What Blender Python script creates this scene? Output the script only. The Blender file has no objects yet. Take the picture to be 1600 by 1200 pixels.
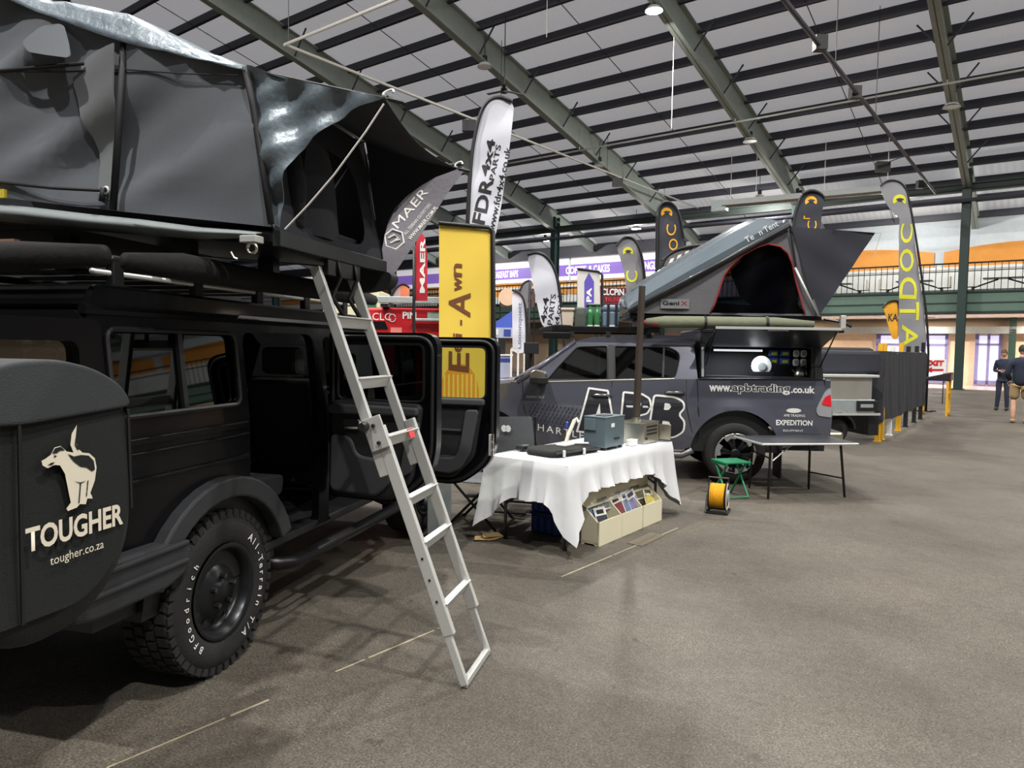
import bpy, math, random
import numpy as np
from mathutils import Vector, Matrix
from mathutils.geometry import delaunay_2d_cdt
random.seed(7)
SC = bpy.context.scene
COL = SC.collection

# ------------------------------------------------------------------ camera
FPX, CAMH = 1109.0, 1.62
PITCH = math.atan(57 / FPX); ROLL = 0.0155
_f = np.array([0, math.cos(PITCH), -math.sin(PITCH)])
_u0 = np.array([0, math.sin(PITCH), math.cos(PITCH)]); _r0 = np.array([1.0, 0, 0])
_r = math.cos(ROLL) * _r0 + math.sin(ROLL) * _u0
_u = math.cos(ROLL) * _u0 - math.sin(ROLL) * _r0
_c = np.array([0, 0, CAMH])
cam_data = bpy.data.cameras.new('camera'); cam_data.sensor_width = 36; cam_data.lens = 36 * FPX / 1600
cam_data.clip_end = 400; cam_data.clip_start = 0.05
cam = bpy.data.objects.new('camera', cam_data); COL.objects.link(cam)
cam.matrix_world = Matrix(((_r[0], _u[0], -_f[0], 0), (_r[1], _u[1], -_f[1], 0), (_r[2], _u[2], -_f[2], CAMH), (0, 0, 0, 1)))
SC.camera = cam

def ray(x, y): return _f + _r * (x - 800) / FPX - _u * (y - 600) / FPX
def at_depth(x, y, Y):            # survey helper: the point seen at (x, y) at depth Y metres into the hall
    d = ray(x, y); return Vector(_c + d * (Y / d[1]))
def at_height(x, y, z=0.0):
    d = ray(x, y); return Vector(_c + d * ((z - CAMH) / d[2]))

# ------------------------------------------------------------------ world, exposure, lamp power
world = bpy.data.worlds.new('world'); SC.world = world; world.use_nodes = True
_bg = world.node_tree.nodes['Background']; _bg.inputs[0].default_value = (0.90, 0.93, 1.0, 1); _bg.inputs[1].default_value = 0.95
SC.view_settings.view_transform = 'Standard'; SC.view_settings.look = 'None'
SC.view_settings.exposure = 0.72; SC.view_settings.gamma = 1.0; SC.view_settings.use_curve_mapping = False
LAMP_W = 950.0
SC.cycles.max_bounces = 6; SC.cycles.diffuse_bounces = 3; SC.cycles.glossy_bounces = 3; SC.cycles.transparent_max_bounces = 10; SC.cycles.caustics_reflective = False; SC.cycles.caustics_refractive = False

# ------------------------------------------------------------------ materials
def lin(c):
    o = []
    for v in c:
        v = v / 255.0
        o.append(v / 12.92 if v <= 0.04045 else ((v + 0.055) / 1.055) ** 2.4)
    return (o[0], o[1], o[2], 1.0)
MATS = {}
def mat(name, rgb, rough=0.5, metal=0.0, var=0.12, scale=4.0, bump=0.0, bscale=30.0, coat=0.0, emit=0.0, spec=0.5, alpha=1.0, trans=0.0, sheen=0.0):
    if name in MATS: return MATS[name]
    m = bpy.data.materials.new(name); m.use_nodes = True; MATS[name] = m
    nt = m.node_tree; N = nt.nodes; L = nt.links; b = N['Principled BSDF']
    c = lin(rgb)
    tc = N.new('ShaderNodeTexCoord')
    if var > 0:
        nz = N.new('ShaderNodeTexNoise'); nz.inputs['Scale'].default_value = scale; nz.inputs['Detail'].default_value = 5
        L.new(tc.outputs['Object'], nz.inputs['Vector'])
        mx = N.new('ShaderNodeMix'); mx.data_type = 'RGBA'
        mx.inputs[6].default_value = tuple(v * (1 - var) for v in c[:3]) + (1,)
        mx.inputs[7].default_value = tuple(min(1, v * (1 + var)) for v in c[:3]) + (1,)
        L.new(nz.outputs['Fac'], mx.inputs[0]); L.new(mx.outputs[2], b.inputs['Base Color'])
    else:
        b.inputs['Base Color'].default_value = c
    b.inputs['Roughness'].default_value = rough; b.inputs['Metallic'].default_value = metal
    b.inputs['Specular IOR Level'].default_value = spec
    b.inputs['Coat Weight'].default_value = coat; b.inputs['Coat Roughness'].default_value = 0.06
    b.inputs['Transmission Weight'].default_value = trans; b.inputs['Alpha'].default_value = alpha
    b.inputs['Sheen Weight'].default_value = sheen
    if bump > 0:
        nb = N.new('ShaderNodeTexNoise'); nb.inputs['Scale'].default_value = bscale; nb.inputs['Detail'].default_value = 6
        L.new(tc.outputs['Object'], nb.inputs['Vector'])
        bp = N.new('ShaderNodeBump'); bp.inputs['Strength'].default_value = bump; bp.inputs['Distance'].default_value = 0.02
        L.new(nb.outputs['Fac'], bp.inputs['Height']); L.new(bp.outputs['Normal'], b.inputs['Normal'])
    if emit > 0:
        b.inputs['Emission Color'].default_value = c; b.inputs['Emission Strength'].default_value = emit
    return m
def glass_mat(name, tint, refl=0.06, rough=0.02):
    m = bpy.data.materials.new(name); m.use_nodes = True; MATS[name] = m
    nt = m.node_tree; N = nt.nodes; L = nt.links; N.remove(N['Principled BSDF'])
    out = N['Material Output']
    tr = N.new('ShaderNodeBsdfTransparent'); tr.inputs[0].default_value = lin(tint)
    gl = N.new('ShaderNodeBsdfGlossy'); gl.inputs[1].default_value = rough; gl.inputs[0].default_value = (0.9, 0.93, 0.95, 1)
    fr = N.new('ShaderNodeFresnel'); fr.inputs[0].default_value = 1.5
    mx = N.new('ShaderNodeMixShader'); ad = N.new('ShaderNodeMath'); ad.operation = 'ADD'; ad.inputs[1].default_value = refl - 0.04
    L.new(fr.outputs[0], ad.inputs[0]); L.new(ad.outputs[0], mx.inputs[0]); L.new(tr.outputs[0], mx.inputs[1]); L.new(gl.outputs[0], mx.inputs[2])
    L.new(mx.outputs[0], out.inputs[0])
    return m

M_floor = mat('asphalt_floor', (104, 97, 86), 0.8)
def _floor_nodes():
    nt = M_floor.node_tree; N = nt.nodes; L = nt.links; b = N['Principled BSDF']
    for n in list(N):
        if n.type in ('TEX_NOISE', 'MIX'): N.remove(n)
    tc = [n for n in N if n.type == 'TEX_COORD'][0]
    def noise(s, d=6, r=0.55):
        n = N.new('ShaderNodeTexNoise'); n.inputs['Scale'].default_value = s; n.inputs['Detail'].default_value = d; n.inputs['Roughness'].default_value = r
        L.new(tc.outputs['Object'], n.inputs['Vector']); return n
    def ramp(src, a, c0, bb, c1):
        r = N.new('ShaderNodeValToRGB'); r.color_ramp.elements[0].position = a; r.color_ramp.elements[0].color = c0
        r.color_ramp.elements[1].position = bb; r.color_ramp.elements[1].color = c1; L.new(src, r.inputs[0]); return r
    def mul(a, bsock, mode='MULTIPLY', fac=1.0):
        x = N.new('ShaderNodeMix'); x.data_type = 'RGBA'; x.blend_type = mode; x.inputs[0].default_value = fac
        L.new(a, x.inputs[6]); L.new(bsock, x.inputs[7]); return x.outputs[2]
    base = ramp(noise(0.35, 8, 0.6).outputs['Fac'], 0.32, lin((68, 64, 58)), 0.68, lin((93, 88, 81)))
    blotch = ramp(noise(1.7, 6, 0.65).outputs['Fac'], 0.34, (0.80, 0.79, 0.78, 1), 0.56, (1, 1, 1, 1))
    stain = ramp(noise(5.5, 3, 0.5).outputs['Fac'], 0.22, (0.4, 0.4, 0.4, 1), 0.32, (1, 1, 1, 1))
    grit = ramp(noise(95, 2, 0.7).outputs['Fac'], 0.34, (0.5, 0.5, 0.5, 1), 0.70, (1.75, 1.72, 1.65, 1))
    v = N.new('ShaderNodeTexVoronoi'); v.inputs['Scale'].default_value = 42; L.new(tc.outputs['Object'], v.inputs['Vector'])
    chips = ramp(v.outputs['Distance'], 0.03, (2.6, 2.5, 2.3, 1), 0.16, (1, 1, 1, 1))
    mott = ramp(noise(22, 5, 0.7).outputs['Fac'], 0.3, (0.72, 0.72, 0.72, 1), 0.7, (1.2, 1.19, 1.17, 1))
    c = mul(base.outputs[0], blotch.outputs[0]); c = mul(c, mott.outputs[0]); c = mul(c, stain.outputs[0]); c = mul(c, grit.outputs[0]); c = mul(c, chips.outputs[0])
    L.new(c, b.inputs['Base Color'])
    rr = ramp(noise(1.1, 5).outputs['Fac'], 0.3, (0.5, 0.5, 0.5, 1), 0.7, (0.85, 0.85, 0.85, 1)); L.new(rr.outputs[0], b.inputs['Roughness'])
    bp = N.new('ShaderNodeBump'); bp.inputs['Strength'].default_value = 0.35; bp.inputs['Distance'].default_value = 0.004
    L.new(noise(120, 3).outputs['Fac'], bp.inputs['Height']); L.new(bp.outputs['Normal'], b.inputs['Normal'])
_floor_nodes()
def striped(name, rgb, scale, axis='X', depth=0.25, rough=0.7, dist=0.02):
    m = mat(name, rgb, rough, var=0.08, scale=0.6)
    nt = m.node_tree; N = nt.nodes; L = nt.links; b = N['Principled BSDF']; tc = [n for n in N if n.type == 'TEX_COORD'][0]
    w = N.new('ShaderNodeTexWave'); w.bands_direction = axis; w.inputs['Scale'].default_value = scale; w.inputs['Distortion'].default_value = 0
    L.new(tc.outputs['Object'], w.inputs['Vector'])
    bp = N.new('ShaderNodeBump'); bp.inputs['Strength'].default_value = depth; bp.inputs['Distance'].default_value = dist
    L.new(w.outputs['Fac'], bp.inputs['Height']); L.new(bp.outputs['Normal'], b.inputs['Normal'])
    return m
M_sheet = striped('roof_sheet', (214, 212, 212), 1.1, 'X', 0.5, 0.75, 0.03)
def _sheet():
    nt = M_sheet.node_tree; N = nt.nodes; L = nt.links; b = N['Principled BSDF']; out = N['Material Output']
    tl = N.new('ShaderNodeBsdfTranslucent'); tl.inputs[0].default_value = (.84, .81, .80, 1); mx = N.new('ShaderNodeMixShader'); mx.inputs[0].default_value = SHEET_T
    L.new(b.outputs[0], mx.inputs[1]); L.new(tl.outputs[0], mx.inputs[2]); L.new(mx.outputs[0], out.inputs[0])
SHEET_T = 0.205  # translucency added so world light from above brightens the ceiling
_sheet()
M_purlin = mat('purlin_steel', (62, 62, 72), 0.6)
M_rafter = mat('rafter_green_grey', (160, 170, 163), 0.55)
M_column = mat('column_green', (38, 62, 60), 0.45)
M_fascia = mat('gallery_green', (112, 142, 128), 0.5)
M_dkgreen = mat('dark_green', (32, 62, 56), 0.5)
M_pale = mat('pale_blue_wall', (200, 208, 214), 0.8)
M_orange = mat('orange_panel', (226, 150, 62), 0.6)
M_cream = mat('cream_wall', (232, 208, 180), 0.7)
M_white = mat('white_paint', (232, 232, 230), 0.6)
M_purple = mat('purple_print', (122, 92, 170), 0.6)
M_blk = mat('black_plastic', (22, 23, 26), 0.5)
M_blk2 = mat('black_satin_metal', (20, 20, 22), 0.35, 0.3)
M_alu = mat('aluminium', (204, 206, 204), 0.4, 0.4, var=0.06)
M_steel = mat('stainless', (200, 196, 182), 0.28, 1.0, var=0.08, scale=9)
M_galv = mat('galvanised', (176, 186, 188), 0.5, 0.6, var=0.2, scale=12)
M_paper = mat('white_print', (238, 238, 236), 0.6, var=0.03)

# ------------------------------------------------------------------ mesh helpers
class MB:
    def __init__(s): s.v = []; s.f = []
    def add(s, vs, fs):
        k = len(s.v); s.v += [tuple(p) for p in vs]; s.f += [tuple(i + k for i in f) for f in fs]; return s
    def box(s, x0, x1, y0, y1, z0, z1, mtx=None):
        vs = [Vector(p) for p in ((x0, y0, z0), (x1, y0, z0), (x1, y1, z0), (x0, y1, z0), (x0, y0, z1), (x1, y0, z1), (x1, y1, z1), (x0, y1, z1))]
        if mtx is not None: vs = [mtx @ p for p in vs]
        return s.add(vs, [(0, 3, 2, 1), (4, 5, 6, 7), (0, 1, 5, 4), (1, 2, 6, 5), (2, 3, 7, 6), (3, 0, 4, 7)])
    def beam(s, p, q, w, h, up=(0, 0, 1)):        # rectangular bar from p to q
        p, q = Vector(p), Vector(q); d = (q - p); L = d.length; d.normalize(); up = Vector(up)
        sd = d.cross(up)
        if sd.length < 1e-4: sd = d.cross(Vector((1, 0, 0)))
        sd.normalize(); u = sd.cross(d)
        vs = []
        for e in (p, q):
            for a, b in ((-1, -1), (1, -1), (1, 1), (-1, 1)): vs.append(e + sd * (a * w / 2) + u * (b * h / 2))
        return s.add(vs, [(0, 1, 2, 3), (7, 6, 5, 4), (0, 4, 5, 1), (1, 5, 6, 2), (2, 6, 7, 3), (3, 7, 4, 0)])
    def tube(s, pts, r, n=8, caps=True, closed=False):
        pts = [Vector(p) for p in pts]; m = len(pts); rings = []
        rs = r if isinstance(r, (list, tuple)) else [r] * m
        ref = None; vs = []
        for i, p in enumerate(pts):
            a = pts[(i - 1) % m] if (i > 0 or closed) else p; b = pts[(i + 1) % m] if (i < m - 1 or closed) else p
            d = (b - a).normalized()
            if ref is None:
                ref = Vector((0, 0, 1)) if abs(d.z) < 0.9 else Vector((1, 0, 0))
            x = d.cross(ref).normalized(); y = x.cross(d).normalized(); ref = y
            for k in range(n):
                t = 2 * math.pi * k / n; vs.append(p + x * (math.cos(t) * rs[i]) + y * (math.sin(t) * rs[i]))
        fs = []
        for i in range(m if closed else m - 1):
            j = (i + 1) % m
            for k in range(n): fs.append((i * n + k, i * n + (k + 1) % n, j * n + (k + 1) % n, j * n + k))
        if caps and not closed: fs += [tuple(range(n - 1, -1, -1)), tuple(range((m - 1) * n, m * n))]
        return s.add(vs, fs)
    def lathe(s, prof, c=(0, 0, 0), axis='Z', n=24, caps=False):
        vs = []; fs = []; m = len(prof); c = Vector(c)
        for r, h in prof:
            for k in range(n):
                t = 2 * math.pi * k / n; a, b = r * math.cos(t), r * math.sin(t)
                vs.append(c + Vector({'Z': (a, b, h), 'Y': (a, h, b), 'X': (h, a, b)}[axis]))
        for i in range(m - 1):
            for k in range(n): fs.append((i * n + k, i * n + (k + 1) % n, (i + 1) * n + (k + 1) % n, (i + 1) * n + k))
        if caps: fs += [tuple(range(n - 1, -1, -1)), tuple(range((m - 1) * n, m * n))]
        return s.add(vs, fs)
    def prism(s, poly, d0, d1, fn):          # closed 2D outline extruded from d0 to d1; fn(u, v, d) -> point
        n = len(poly); vs = [fn(u, v, d0) for u, v in poly] + [fn(u, v, d1) for u, v in poly]
        fs = [tuple(range(n - 1, -1, -1)), tuple(range(n, 2 * n))] + [(i, (i + 1) % n, (i + 1) % n + n, i + n) for i in range(n)]
        return s.add(vs, fs)
    def panel(s, outline, holes=(), fn=None, step=0.1, thick=None):
        v, t = tri(outline, holes, step); n = len(v)
        if thick is None: return s.add([fn(a, b) for a, b in v], t)
        vs = [fn(a, b, 0.0) for a, b in v] + [fn(a, b, thick) for a, b in v]
        fs = [tuple(x) for x in t] + [tuple(i + n for i in reversed(x)) for x in t]
        edges = {}
        for x in t:
            for i in range(3):
                e = (x[i], x[(i + 1) % 3]); edges[e] = 1
        for (a, b) in edges:
            if (b, a) not in edges: fs.append((b, a, a + n, b + n))
        return s.add(vs, fs)
    def build(s, name, m, parent=None, smooth=False, bevel=0.0, seg=2, world=False):
        me = bpy.data.meshes.new(name); me.from_pydata(s.v, [], s.f); me.update()
        o = bpy.data.objects.new(name, me); COL.objects.link(o)
        if m: me.materials.append(m)
        import bmesh
        bm = bmesh.new(); bm.from_mesh(me); bmesh.ops.recalc_face_normals(bm, faces=bm.faces); bm.to_mesh(me); bm.free()
        if parent is not None: o.parent = parent
        if smooth:
            for p in me.polygons: p.use_smooth = True
            if smooth == 'auto':
                md = o.modifiers.new('split', 'EDGE_SPLIT'); md.split_angle = math.radians(38)
        if bevel > 0:
            md = o.modifiers.new('bevel', 'BEVEL'); md.width = bevel; md.segments = seg; md.limit_method = 'ANGLE'
        return o
def inside(p, poly):
    x, y = p; c = False; n = len(poly)
    for i in range(n):
        x1, y1 = poly[i]; x2, y2 = poly[i - 1]
        if (y1 > y) != (y2 > y) and x < (x2 - x1) * (y - y1) / (y2 - y1) + x1: c = not c
    return c
def densify(poly, step):
    o = []
    for i, p in enumerate(poly):
        q = poly[(i + 1) % len(poly)]; L = math.dist(p, q); k = max(1, int(round(L / step)))
        for j in range(k): o.append((p[0] + (q[0] - p[0]) * j / k, p[1] + (q[1] - p[1]) * j / k))
    return o
def tri(outline, holes=(), step=0.1):
    loops = [densify(list(outline), step)] + [densify(list(h), step) for h in holes]
    vs = []; es = []
    for lp in loops:
        k = len(vs); n = len(lp); vs += [Vector(p) for p in lp]; es += [(k + i, k + (i + 1) % n) for i in range(n)]
    xs = [p[0] for p in loops[0]]; ys = [p[1] for p in loops[0]]
    y = min(ys) + step * 0.5; row = 0
    while y < max(ys):
        x = min(xs) + step * (0.5 if row % 2 else 1.0)
        while x < max(xs):
            if inside((x, y), loops[0]) and not any(inside((x, y), h) for h in loops[1:]): vs.append(Vector((x, y)))
            x += step
        y += step * 0.87; row += 1
    ov, oe, of, *_ = delaunay_2d_cdt(vs, es, [], 0, 1e-5)
    out = []
    for f in of:
        c = (sum(ov[i][0] for i in f) / 3, sum(ov[i][1] for i in f) / 3)
        if inside(c, loops[0]) and not any(inside(c, h) for h in loops[1:]): out.append(tuple(f))
    return [(p[0], p[1]) for p in ov], out
def rnd(pts, r, n=4):                          # round the corners of a polygon
    o = []; m = len(pts); rs = r if isinstance(r, (list, tuple)) else [r] * m
    for i, p in enumerate(pts):
        a, b = pts[i - 1], pts[(i + 1) % m]; la, lb = math.dist(p, a), math.dist(p, b)
        k = min(rs[i], la * 0.49, lb * 0.49)
        if k < 1e-5: o.append(tuple(p)); continue
        s = (p[0] + (a[0] - p[0]) * k / la, p[1] + (a[1] - p[1]) * k / la); e = (p[0] + (b[0] - p[0]) * k / lb, p[1] + (b[1] - p[1]) * k / lb)
        for j in range(n + 1):
            t = j / n; o.append(((1 - t) ** 2 * s[0] + 2 * t * (1 - t) * p[0] + t * t * e[0], (1 - t) ** 2 * s[1] + 2 * t * (1 - t) * p[1] + t * t * e[1]))
    return o
def rect(x0, x1, y0, y1): return [(x0, y0), (x1, y0), (x1, y1), (x0, y1)]
def arc(cx, cy, r, a0, a1, n=14):
    return [(cx + r * math.cos(math.radians(a0 + (a1 - a0) * i / n)), cy + r * math.sin(math.radians(a0 + (a1 - a0) * i / n))) for i in range(n + 1)]
def tag(o, label=None, cat=None, group=None, kind=None):
    if label: o['label'] = label
    if cat: o['category'] = cat
    if group: o['group'] = group
    if kind: o['kind'] = kind
    return o
def thing(name, label, cat, loc=(0, 0, 0), rz=0.0, group=None):
    o = bpy.data.objects.new(name, None); COL.objects.link(o); o.empty_display_size = 0.1
    o.location = loc; o.rotation_euler = (0, 0, rz); return tag(o, label, cat, group)
def clone(root, label=None, loc=None, rz=None, parent=None):
    c = root.copy(); COL.objects.link(c); c.parent = parent
    if label: c['label'] = label
    if loc is not None: c.location = loc
    if rz is not None: c.rotation_euler = (0, 0, rz)
    for ch in [x for x in bpy.data.objects if x.parent == root]: clone(ch, parent=c)
    return c
def text_mesh(s, bold=0.0, extrude=0.002, space=1.0):
    cu = bpy.data.curves.new('print', 'FONT'); cu.body = s; cu.size = 1.0; cu.extrude = 0; cu.offset = bold; cu.space_character = space; cu.resolution_u = 3
    o = bpy.data.objects.new('print', cu); COL.objects.link(o)
    bpy.context.view_layer.update()
    me = bpy.data.meshes.new_from_object(o.evaluated_get(bpy.context.evaluated_depsgraph_get()))
    COL.objects.unlink(o); bpy.data.objects.remove(o); bpy.data.curves.remove(cu)
    return me
def lettering(name, s, m, parent, origin, right, up, width=None, height=None, bold=0.0, shear=0.0, space=1.0, fn=None, lift=0.0):
    """flat printed letters; origin = lower left of the ink, right/up = directions, width/height = size of the ink"""
    me = text_mesh(s, bold, space=space)
    xs = [v.co.x for v in me.vertices]; ys = [v.co.y for v in me.vertices]
    x0, x1, y0, y1 = min(xs), max(xs), min(ys), max(ys)
    sy = height / (y1 - y0) if height else None; sx = width / (x1 - x0) if width else sy
    if sy is None: sy = sx
    R, U, O = Vector(right).normalized(), Vector(up).normalized(), Vector(origin); Nn = R.cross(U)
    if fn:
        import bmesh
        bm = bmesh.new(); bm.from_mesh(me); bmesh.ops.triangulate(bm, faces=bm.faces)
        for _ in range(4):
            es = [e for e in bm.edges if math.hypot((e.verts[0].co.x - e.verts[1].co.x) * sx, (e.verts[0].co.y - e.verts[1].co.y) * sy) > .05]
            if not es: break
            bmesh.ops.subdivide_edges(bm, edges=es, cuts=1); bmesh.ops.triangulate(bm, faces=bm.faces)
        bm.to_mesh(me); bm.free()
    for v in me.vertices:
        a, b = (v.co.x - x0) * sx, (v.co.y - y0) * sy
        a += shear * b
        p = O + R * a + U * b + Nn * lift
        v.co = fn(p) if fn else p
    me.materials.clear(); me.materials.append(m); me.name = name
    o = bpy.data.objects.new(name, me); COL.objects.link(o); o.parent = parent
    return o
def decal(name, poly, m, parent, fn):         # flat printed shape, fn(u, v) -> point
    b = MB(); b.panel(poly, (), fn, step=max(0.02, max(p[0] for p in poly) - min(p[0] for p in poly))); return b.build(name, m, parent)
# ================================================================== the hall
HA = Vector((-0.802, 0.597, 0)); HB = Vector((0.597, 0.802, 0))
def hall(a, b, z=0.0): return HA * a + HB * b + Vector((0, 0, z))
HROT = math.atan2(0.597, -0.802)               # local x along HA, local y along -HB
def hl(a, b, z): return Vector((a, -b, z))
def hall_empty(name): 
    o = bpy.data.objects.new(name, None); COL.objects.link(o); o.rotation_euler = (0, 0, HROT); return o
def hset(o): o.rotation_euler = (0, 0, HROT); return o
def roof_z(b): return 10.0 - 0.30 * (b - 38.5) if b > 38.5 else 10.0 + 0.205 * (38.5 - b) if b > -6 else 10.0 + 0.205 * 44.5 + 0.205 * (b + 6)
# floor
b = MB(); b.add([(-60, -60, 0), (90, -60, 0), (90, 60, 0), (-60, 60, 0)], [(0, 1, 2, 3)]); floor = hset(b.build('floor', M_floor)); tag(floor, kind='structure')
M_line = mat('worn_line_paint', (150, 141, 118), 0.8, var=0.3, scale=30)
p0, p1 = at_height(167, 1200), at_height(1090, 812); d = (p1 - p0)
for i, (t0, t1) in enumerate(((0.0, .09), (.095, .13), (.20, .235), (.24, .33), (.335, .36), (.57, .70), (.705, .78), (.80, .92))):
    b = MB(); q0, q1 = p0 + d * t0, p0 + d * t1; b.beam(q0 + Vector((0, 0, .001)), q1 + Vector((0, 0, .001)), .010 + .004 * (i % 2), .001)
    o = b.build('painted_line', M_line); o.parent = floor; o.matrix_parent_inverse = Matrix.Rotation(-HROT, 4, 'Z')
# pale tiled strip of floor under the gallery
M_tile = mat('pale_tile', (214, 196, 184), 0.25, var=0.06)
o = MB().box(-25, 60, -46, -38.9, 0.0, 0.012).build('floor_tile_strip', M_tile); o.parent = floor
# ceiling: sheeting, purlins, rafters, sag rods, braces
bs = [46.5, -6, -52]
b = MB(); vs = []
for bb in (46.5, 38.5, -6.0, -52.0):
    for a in (-34, 95): vs.append(hl(a, bb, roof_z(bb) + 0.62))
b.add(vs, [(0, 1, 3, 2), (2, 3, 5, 4), (4, 5, 7, 6)]); ceil = hset(b.build('ceiling', M_sheet)); tag(ceil, kind='structure')
pm = None
for k in range(46):
    bb = 45.6 - 1.72 * k
    if bb < -20: break
    if pm is None:
        q = MB(); q.box(-34, 95, -0.05, 0.05, -0.20, 0.15); q.box(-34, 95, -0.05, 0.10, -0.20, -0.18); po = q.build('purlin', M_purlin, ceil); pm = po.data
    else:
        po = bpy.data.objects.new('purlin', pm); COL.objects.link(po); po.parent = ceil
    po.location = hl(0, bb, roof_z(bb) + 0.47)
FRAMES = [3.03 + 7.45 * k for k in range(-5, 9)]
rm = None
for a in FRAMES:
    if rm is None:
        q = MB()
        for (bs_, be) in ((46.2, 38.5), (38.5, -6.0), (-6.0, -40)):
            zs, ze = roof_z(bs_), roof_z(be)
            hs_, he = (0.28, 0.30) if bs_ > 40 else ((0.62, 0.36) if bs_ > 0 else (0.36, 0.6))
            for (y0, y1, w) in ((0, 1, 0.02),):
                pts = [(bs_, zs + .33), (be, ze + .33), (be, ze + .33 - 2 * he), (bs_, zs + .33 - 2 * hs_)]
                q.prism(pts, -0.02, 0.02, lambda u, v, dd: hl(dd, u, v))
                for top in (0, 1):
                    A0 = pts[0] if top else pts[3]; B0 = pts[1] if top else pts[2]
                    q.prism([(A0[0], A0[1]), (B0[0], B0[1]), (B0[0], B0[1] + .035), (A0[0], A0[1] + .035)], -0.16, 0.16, lambda u, v, dd: hl(dd, u, v))
        ro = q.build('rafter', M_rafter, ceil); rm = ro.data
    else:
        ro = bpy.data.objects.new('rafter', rm); COL.objects.link(ro); ro.parent = ceil
    ro.location = (a, 0, 0)
q = MB(); q.tube([hl(0, 45, roof_z(45) + .34), hl(0, 38.5, roof_z(38.5) + .34), hl(0, -6, roof_z(-6) + .34)], 0.018, 5)
sm = q.build('sag_rod', M_purlin, ceil); first = True
for a in FRAMES:
    for off in (3.7,):
        if first: sm.location = (a + off, 0, 0); first = False
        else: c = bpy.data.objects.new('sag_rod', sm.data); COL.objects.link(c); c.parent = ceil; c.location = (a + off, 0, 0)
bm_ = MB(); bm_.beam((0, 0, 0), (.75, 0, .95), .05, .05); br = None
for a in FRAMES[3:10]:
    for bb in (36.6, 33.6, 30.6, 27.6, 24.6, 21.6, 18.6):
        for sg in (1, -1):
            if br is None: br = c = bm_.build('knee_brace', M_purlin, ceil)
            else: c = bpy.data.objects.new('knee_brace', br.data); COL.objects.link(c); c.parent = ceil
            c.location = hl(a + sg * .05, bb, roof_z(bb) - .55); c.scale = (sg, 1, 1)
# columns and eaves beams
for k, a in enumerate(FRAMES[3:13]):
    q = MB(); z1 = 10.0
    q.box(-.02, .02, -.26, .26, 0, z1); q.box(-.17, .17, .24, .28, 0, z1); q.box(-.17, .17, -.28, -.24, 0, z1)
    q.box(-.24, .24, -.34, .34, 0, .05)
    c = q.build('trim_%d' % (k + 1), M_column); c.location = hall(a, 38.5); c.rotation_euler = (0, 0, HROT); tag(c, kind='structure')
q = MB(); q.box(-34, 95, -.12, .12, 9.0, 9.06); q.box(-34, 95, -.12, .12, 9.34, 9.4); q.box(-34, 95, -.015, .015, 9.0, 9.4)
c = q.build('eaves_beam', mat('eaves_grey_green', (70, 80, 78), .6), ceil); c.location = hl(0, 38.5, 0)
q = MB(); q.tube([(-34, 0, 0), (95, 0, 0)], .09, 8); c = q.build('eaves_pipe', M_purlin, ceil); c.location = hl(0, 38.0, 8.55)
# back wall with gallery
wall = MB().box(-34, 95, -44.3, -44.0, 4.4, 10.2).build('wall_back', M_pale); hset(wall); tag(wall, kind='structure')
low = MB().box(-34, 95, -44.2, -44.0, 0, 4.4).build('lower_wall', M_cream, wall)
def wp(name, a0, a1, z0, z1, b0, b1, m, bev=0):
    return MB().box(a0, a1, -b1, -b0, z0, z1).build(name, m, wall, bevel=bev)
wp('gallery_deck', -34, 95, 4.3, 4.5, 39.5, 44, M_dkgreen)
wp('gallery_fascia', -34, 95, 3.62, 4.5, 39.4, 39.5, M_fascia)
wp('fascia_rib', -34, 95, 4.0, 4.06, 39.36, 39.4, M_dkgreen)
wp('fascia_rib', -34, 95, 4.5, 4.6, 39.3, 39.5, M_dkgreen)
wp('fascia_rib', -34, 95, 3.56, 3.64, 39.32, 39.5, M_dkgreen)
wp('gallery_soffit', -34, 95, 3.5, 3.56, 39.5, 44, M_white)
wp('shutter_band', -34, 95, 2.7, 3.05, 43.2, 44, M_galv)
for k in range(8):                         # gallery wall: orange panels with arched tops
    a0 = -18 + 7.45 * k
    if a0 > 19: 
        continue
    out = [(0, 0), (7.0, 0)] + [(7.0 - 7.0 * i / 10, 0.85 + 0.36 * math.sin(math.pi * i / 10)) for i in range(11)]
    q = MB(); q.prism(out, 0, .06, lambda u, v, dd: hl(u, 43.95 - dd, v)); c = q.build('orange_panel', M_orange, wall); c.location = (a0 + .45, 0, 6.15)
    wp('wall_plinth', a0, a0 + 7.45, 4.5, 6.1, 43.85, 44, M_white)
wp('white_band', -34, 95, 6.05, 6.2, 43.8, 44, M_white)
M_signb = mat('backlit_sign_white', (250, 244, 246), .5, var=0, emit=.3); M_signp = mat('backlit_sign_purple', (128, 100, 184), .5, var=0, emit=.4)
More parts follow.
